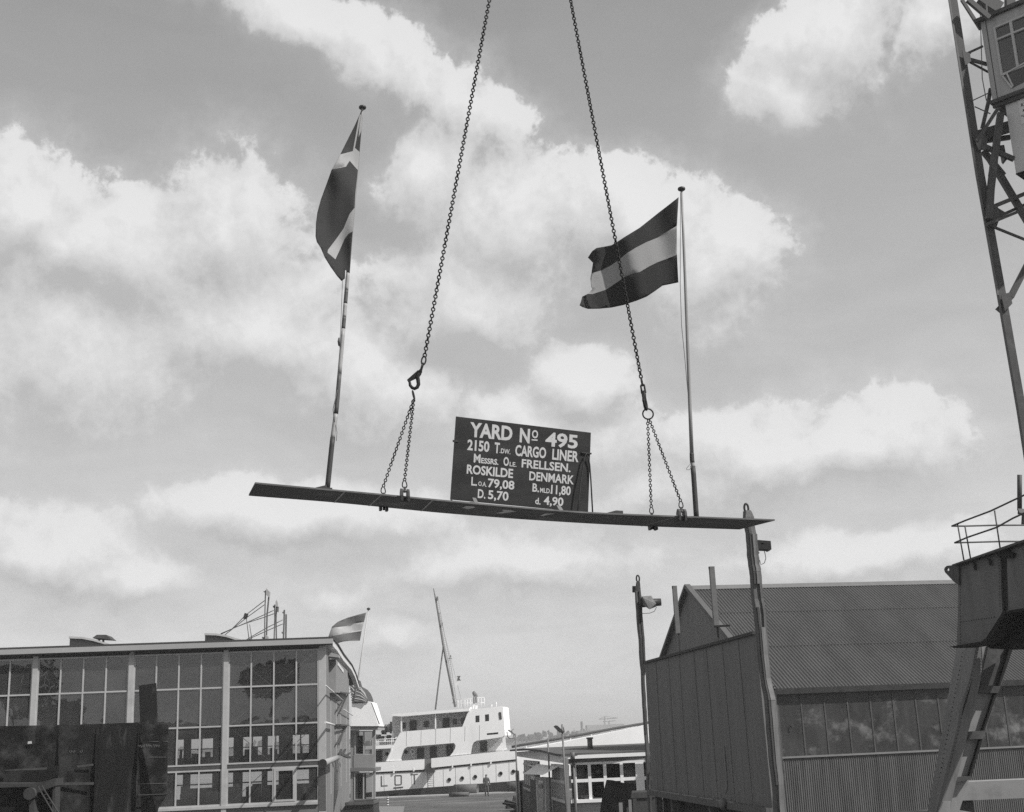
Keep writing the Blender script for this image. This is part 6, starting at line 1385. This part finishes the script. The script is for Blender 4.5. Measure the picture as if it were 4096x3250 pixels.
p1 = plate('steel_plate', r1(-80, 168, 700, 152, 700, 700, 680, 1500, -80, 1500), YPL, mp1, 'widest blackish plate at the left end of the row, with a white smudge')
rA_ = reg(0, 2300, 1024 / 1844)
plate('steel_plate', rA_(1000, 798, 1122, 780, 1134, 1090, 1010, 1090) + [], YPL + .7, mp2, 'short upright plate rising above the dark row before the hall glazing')
def chalk(par, pts, Y):
    q = [P(x, y, Y - .012 + (3250 - y) * .0012) for x, y in r1(*pts)]; mb = MB(); mb.path(q, .0045, 5); mb.build('chalk_writing', m_chalk, par)
for k in range(9): x = 1660 + k * 26 + (k // 3) * 12; chalk(p4, (x, 395 + random.randint(-12, 12), x + 10, 425 + random.randint(-6, 10), x + 18, 400 + random.randint(-14, 8)), YPL + .5)
chalk(p4, (1765, 352, 1900, 350), YPL + .5); chalk(p4, (1950, 352, 2010, 350), YPL + .5)
for k in range(9): x = 1790 + k * 22; chalk(p4, (x, 535, x + 8, 546, x + 15, 533), YPL + .5)
chalk(p4, (1660, 860, 1990, 850), YPL + .5)
for x in (830, 870, 960): chalk(p2, (x, 462, x + 14, 490, x + 28, 470, x + 22, 455), YPL + .12)
for pl_, Yb, q in ((p2, YPL + .12, (690, 842, 1122, 838, 1122, 868, 690, 874)), (p2, YPL + .12, (920, 640, 1115, 615, 1115, 640, 930, 662)), (p1, YPL, (60, 690, 690, 650, 690, 678, 60, 712)), (p4, YPL + .5, (1650, 985, 1990, 975, 1990, 985, 1650, 996))):
    mb = MB(); mb.prism([P(x, y, Yb - .02 + (3250 - y) * .0012) for x, y in r1(*q)], (0, .012, 0)); mb.build('weld_band', mat('weld_band_worn', .05, .8, .5, 6), pl_)
mb = MB(); mb.prism([P(x, y, YPL - .02 + (3250 - y) * .0012) for x, y in r1(335, 350, 375, 345, 382, 375, 330, 380)], (0, .008, 0)); mb.build('white_smudge', mat('smudge_white', .4, .9, .2, 8), p1)
# steel section in front: beam, lug, column, dark opening, ladder
YQ = 29.5
fr_ = thing('steel_section', (P(150, 3250, YQ).x, YQ, 0), 'steel ship section with pale flange, round lug and black opening, before the plates', 'ship section')
m_sec = mat('section_primer', .045, .75, .4, 2, stain=.025, sscale=2); m_secd = mat('section_dark', .014, .8, .4, 1.5, spec=.12, stain=.04)
def qpl(nm, m, pts, Y, th): mb = MB(); pxplate(mb, r1(*pts), Y, th); return mb.build(nm, m, fr_)
qpl('flange', m_sec, (-80, 850, 380, 850, 520, 830, 665, 790, 660, 880, 400, 985, 400, 892, -80, 905), YQ, .5)
qpl('web', m_secd, (-80, 900, 370, 890, 350, 1500, -80, 1500), YQ + .2, .1)
qpl('column', m_sec, (352, 985, 412, 965, 412, 1500, 340, 1500), YQ + .05, .3)
qpl('opening', m_crd, (405, 960, 640, 890, 620, 1500, 405, 1500), YQ + .45, .1)  # black sheet paints the darkness inside the opening
qpl('edge_frame', m_sec, (632, 880, 665, 870, 655, 1500, 612, 1500), YQ + .1, .3)
q = P(*r1(350, 975)[0], YQ - .1); mb = MB(); mb.path([q, q + Vector((0, .3, 0))], .135, 16); mb.build('lug', m_sec, fr_)
qpl('upper_plate', m_secd, (40, 700, 560, 690, 580, 480, 600, 480, 590, 640, 690, 640, 690, 760, 520, 835, 40, 845), YQ + 1.6, .08)
lad = thing('ladder', G(200, 3600), 'small ladder leaning across the black opening of the ship section', 'ladder')
def LP(x, y): return P(*r1(x, y)[0], YQ - .25)
Aq = [LP(455, 890), LP(640, 1210), LP(760, 1420)]; Bq2 = [LP(500, 880), LP(700, 1200), LP(815, 1400)]
for q in (Aq, Bq2): mb = MB(); mb.path(q, .017, 6); mb.build('rail', m_sec, lad)
mb = MB()
for t in range(1, 10): i = t / 10 * 1.6; a = Aq[0].lerp(Aq[1], i) if i < 1 else Aq[1].lerp(Aq[2], i - 1); b = Bq2[0].lerp(Bq2[1], i) if i < 1 else Bq2[1].lerp(Bq2[2], i - 1); mb.path([a, b], .011, 5)
mb.build('rungs', m_sec, lad)

# ================================================================== KING POSTS BEHIND THE HALL, FAR SHORE
rkp = reg(850, 2330, 350 / 2156); YK = 104.0
m_kp = mat('king_post_grey', .12, .6, .25, 1); m_kpl = mat('king_post_pale', .38, .6, .1, 1)
def kpost(body, heads, lugs, label):
    b0 = P(*rkp(*body[0][-1])[0], YK); th = thing('derrick_post', (b0.x, YK, 0), label, 'mast', 'derrick posts rising behind the hall roof')
    for b in body:
        q = [P(*rkp(x, y)[0], YK) for x, y in b[:-1]]; w_ = b[0][0] if False else None
    return th
def kp(label, tubes, plates, lugs):
    x, y = tubes[0][0][-2:], 0
    base = P(*rkp(*tubes[0][0][-1])[0], YK); th = thing('derrick_post', (base.x, YK, 0), label, 'mast', 'derrick posts rising behind the hall roof')
    for pts, w in tubes:
        mb = MB(); q = [P(*rkp(*p)[0], YK) for p in pts]; q.append(Vector((q[-1].x, YK, 0))); s_ = w * 350 / 2156 * YK / F
        for a, b in zip(q, q[1:]): mb.bar(a, b, s_, s_, up=(0, 1, 0))
        mb.build('post', m_kp, th)
    for pts in plates: mb = MB(); pxplate(mb, rkp(*pts), YK - .35, .3); mb.build('head_plate', m_kpl, th)
    for pts in lugs: mb = MB(); pxplate(mb, rkp(*pts), YK - .2, .4); mb.build('lug', m_kp, th)
    return th
kp('tallest derrick post with a pale slanted head, leftmost of those behind the hall roof', [([(1306, 200), (1290, 800), (1280, 1480)], 24), ([(1400, 240), (1345, 800), (1325, 1480)], 34)], [(1318, 140, 1415, 240, 1395, 372, 1315, 310), (1300, 1295, 1372, 1340, 1385, 1460, 1290, 1460)], [(1250, 215, 1318, 230, 1318, 262, 1270, 245), (1215, 1345, 1275, 1350, 1275, 1410, 1220, 1385)])
kp('middle derrick post with a rounded pointed top behind the hall roof', [([(1535, 550), (1535, 900), (1515, 1480)], 26), ([(1580, 560), (1565, 900), (1575, 1480)], 30)], [(1550, 480, 1578, 430, 1600, 480, 1612, 600, 1555, 600)], [(1485, 575, 1525, 580, 1525, 640, 1490, 620), (1580, 590, 1618, 600, 1605, 735, 1580, 720)])
kp('shortest derrick post with a flat double top, nearest the hall roof corner', [([(1770, 680), (1765, 900), (1745, 1480)], 34), ([(1815, 790), (1805, 1480)], 36)], [], [(1715, 735, 1750, 720, 1750, 775, 1730, 765), (1700, 1220, 1735, 1225, 1735, 1275, 1705, 1260)])
ws = thing('rigging_wires', P(*rkp(130, 1310)[0], YK), 'fan of thin rigging wires running down left from the derrick posts', 'rigging')
for q in (((1285, 450), (830, 800), (480, 1150), (130, 1320)), ((1285, 550), (830, 880), (480, 1160), (300, 1300)), ((1510, 690), (1275, 800), (850, 990), (450, 1160), (200, 1270)), ((1510, 775), (1270, 865), (850, 1000), (560, 1110)), ((1735, 925), (1350, 1115), (960, 1340), (790, 1450)), ((1735, 1025), (1350, 1190), (980, 1360), (880, 1430)), ((820, 790), (850, 1010), (905, 1460)), ((915, 1040), (975, 1460))):
    mb = MB(); mb.path([P(*rkp(*p)[0], YK + .4) for p in q], .035, 5); mb.build('wire', m_kp, ws)
mb = MB(); q = P(*rkp(825, 830)[0], YK + .3); mb.bar(q - Vector((.1, 0, .25)), q + Vector((.05, 0, .2)), .18, .3); mb.build('block', m_dark, ws)

YFAR = 1080.0
m_leaf = mat('far_foliage', .05, .95, .4, .12)
def far_tree(x, y0, y1, w, label):
    base = P(x, y0, YFAR); h = P(x, y1, YFAR).z; th = thing('shore_tree', (base.x, YFAR, 0), label, 'tree', 'trees along the far shore')
    W_ = w * YFAR / F / 2; mb = MB(); n_ = int(120 + W_ * 10)
    cl_ = [(random.uniform(-.75, .75) * W_, random.uniform(.35, .85) * h, random.uniform(.3, .5) * W_) for _ in range(6)]
    for i in range(n_):
        cx_, cz_, r_ = random.choice(cl_); a = random.uniform(0, 6.283); b = random.uniform(-1, 1); rr = r_ * random.uniform(.6, 1.05); q = math.sqrt(1 - b * b)
        c = Vector((base.x + cx_ + rr * q * math.cos(a), YFAR + rr * q * math.sin(a), min(h * 1.02, max(.6, cz_ + rr * b * .8)))); s_ = random.uniform(.5, 1.1); u = Vector((random.uniform(-1, 1), random.uniform(-1, 1), random.uniform(-1, 1))).normalized(); v = u.orthogonal().normalized()
        mb.add([c - u * s_ - v * s_ * .6, c + u * s_ - v * s_ * .6, c + u * s_ + v * s_ * .6, c - u * s_ + v * s_ * .6], [(0, 1, 2, 3)])
    mb.build('crown', m_leaf, th, recalc=False); mb = MB(); mb.tube((base.x, YFAR, -.2), (base.x, YFAR, h * .6), .5, .2, 6); mb.build('trunk', m_timber_dark, th)
far_tree(2105, 2957, 2938, 50, 'broad low tree on the far shore just right of the ship bridge')
far_tree(2165, 2955, 2932, 46, 'rounded tree on the far shore between the two lamp posts')
far_tree(2215, 2953, 2935, 44, 'rather wide tree on the far shore below the large dark lamp head')
far_tree(2250, 2952, 2931, 40, 'darker tree on the far shore immediately right of the large lamp head')
far_tree(2290, 2950, 2936, 36, 'small tree on the far shore left of the pale far factory')
mb = MB()
for i in range(900):
    x = random.uniform(-700, 900); c = Vector((x, 1150 + random.uniform(-20, 60), random.uniform(0, 1) ** .7 * (5 + 2.5 * math.sin(x * .02) + 2 * math.sin(x * .071)))); s_ = random.uniform(1.5, 3.5); u = Vector((random.uniform(-1, 1), .2, random.uniform(-.4, .4))).normalized(); v = Vector((0, 0, 1)).cross(u).cross(u).normalized()
    mb.add([c - u * s_ - v * s_ * .7, c + u * s_ - v * s_ * .7, c + u * s_ + v * s_ * .7, c - u * s_ + v * s_ * .7], [(0, 1, 2, 3)])
mb.build('far_wood', m_leaf, label='low dark line of woodland along the far shore of the river', cat='wood', kind='stuff', recalc=False)
fb_ = thing('far_factory', (P(2400, 2950, 1000).x, 1100, 0), 'faint pale factory block on the far shore behind the ship bow', 'building')
def fbox(nm, x0, x1, y0, y1, Y, m, par=fb_):
    a = P(x0, y1, Y); b = P(x1, y1, Y); c = P(x0, y0, Y); mb = MB(); mb.obox((a.x, Y, -.5), (b.x - a.x, 0, 0), (0, 30, 0), (0, 0, c.z + .5)); return mb.build(nm, m, par)
m_ff = mat('factory_grey', .22, .8, .1, .05)
fbox('block', 2313, 2400, 2924, 2952, 1100, m_ff); fbox('hall', 2350, 2500, 2902, 2950, 1130, mat('factory_pale', .34, .8, .1, .05)); fbox('chimney', 2329, 2333, 2886, 2925, 1105, m_ff)
fc2 = thing('far_crane', (P(2420, 2940, 1150).x, 1150, 0), 'faint hammerhead crane standing on the far shore against the sky', 'crane')
def fbar(nm, x0, y0, x1, y1, w, Y=1150): mb = MB(); mb.bar(P(x0, y0, Y), P(x1, y1, Y), w, w, up=(0, 1, 0)); mb.build(nm, m_ff, fc2)
for i, (x0, y0, x1, y1) in enumerate(((2417, 2950, 2419, 2868), (2434, 2950, 2436, 2886))): fbar('tower', x0, y0, x1, y1, 1.2)
fbar('jib', 2396, 2878, 2470, 2873, .8); fbar('jib', 2412, 2888, 2462, 2884, .7); fbar('stay', 2419, 2866, 2396, 2878, .4); fbar('stay', 2419, 2866, 2470, 2873, .4)

# trees behind the photographer: they show in the photograph as dark reflections in the hall glazing
def yard_tree(px, py, D, wpx, hpx, label):
    V = P(px, py, D); c = V - SD * (2 * (V - H0).dot(SD)); k = D / F; rw, rh2 = wpx * k / 2, hpx * k / 2
    th = thing('yard_tree', (c.x, c.y, 0), label, 'tree', 'trees mirrored in the hall glazing')
    mb = MB(); b0 = Vector((c.x, c.y, 0)); mid = Vector((c.x + .1, c.y, c.z - rh2 * .6)); mb.path([b0, b0.lerp(mid, .5) + Vector((.15, 0, 0)), mid], [.3, .22, .16], 8)
    lobes = []
    for i in range(7):
        a = i * 2.4; p = c + Vector((math.cos(a) * rw * .55, math.sin(a) * rw * .55, random.uniform(-.35, .4) * rh2)); lobes.append((p, random.uniform(.38, .55))); mb.path([mid - Vector((0, 0, .5)), mid.lerp(p, .6), p], [.12, .07, .03], 6)
    mb.build('trunk', m_timber_dark, th); cr = MB()
    for i in range(1500):
        p, r_ = random.choice(lobes); a = random.uniform(0, 6.283); z = random.uniform(-1, 1); q = math.sqrt(1 - z * z); rr = random.uniform(.5, 1.05) * r_
        ctr = p + Vector((math.cos(a) * q * rw * rr, math.sin(a) * q * rw * rr, z * rh2 * 1.2 * rr)); u = Vector((random.uniform(-1, 1), random.uniform(-1, 1), random.uniform(-1, 1))).normalized() * random.uniform(.18, .36); v = u.orthogonal() * .7
        cr.add([ctr - u - v, ctr + u - v, ctr + u + v, ctr - u + v], [(0, 1, 2, 3)])
    cr.build('crown', mat('tree_foliage', .035, .9, .4, .6), th, recalc=False)
yard_tree(1080, 2725, 176, 240, 190, 'dark leafy tree mirrored in the upper panes of the right-hand bay')
yard_tree(60, 2780, 180, 330, 260, 'broad dark tree mirrored in the panes at the left end of the hall')
yard_tree(255, 2880, 186, 180, 150, 'lower dark tree mirrored in the panes just above the steel plates')

# low wall added behind the camera to darken reflections in the lower panes
wm = thing('added_wall', (-45, -62, 0), 'long low dark wall added behind the camera, mirrored in the lower hall panes', 'wall')
mb = MB(); mb.obox((-140, -62, 0), (190, 0, 0), (0, -8, 0), (0, 0, 6.6)); mb.build('wall', mat('added_wall_dark', .05, .85, .3, .3), wm)
mb = MB(); mb.prism([(-141, -61.5, 6.6), (-141, -66, 8.2), (-141, -70.5, 6.6)], (192, 0, 0)); mb.build('roof', m_roof, wm)

# thin air between us and the far shore
hz = MB(); hz.obox((-6100, -260, -2.8), (12200, 0, 0), (0, 12400, 0), (0, 0, 34.8))
hm = bpy.data.materials.new('haze_air'); hm.use_nodes = True; hm.node_tree.nodes.clear()
ho = hm.node_tree.nodes.new('ShaderNodeOutputMaterial'); hv = hm.node_tree.nodes.new('ShaderNodeVolumePrincipled')
hv.inputs['Color'].default_value = (.95, .95, .95, 1); hv.inputs['Density'].default_value = .0006; hv.inputs['Anisotropy'].default_value = .1
hm.node_tree.links.new(hv.outputs[0], ho.inputs['Volume'])
hz.build('haze', hm, loc=(0, 0, -2.8), kind='stuff', label='thin pale haze over the river and far shore', cat='haze')
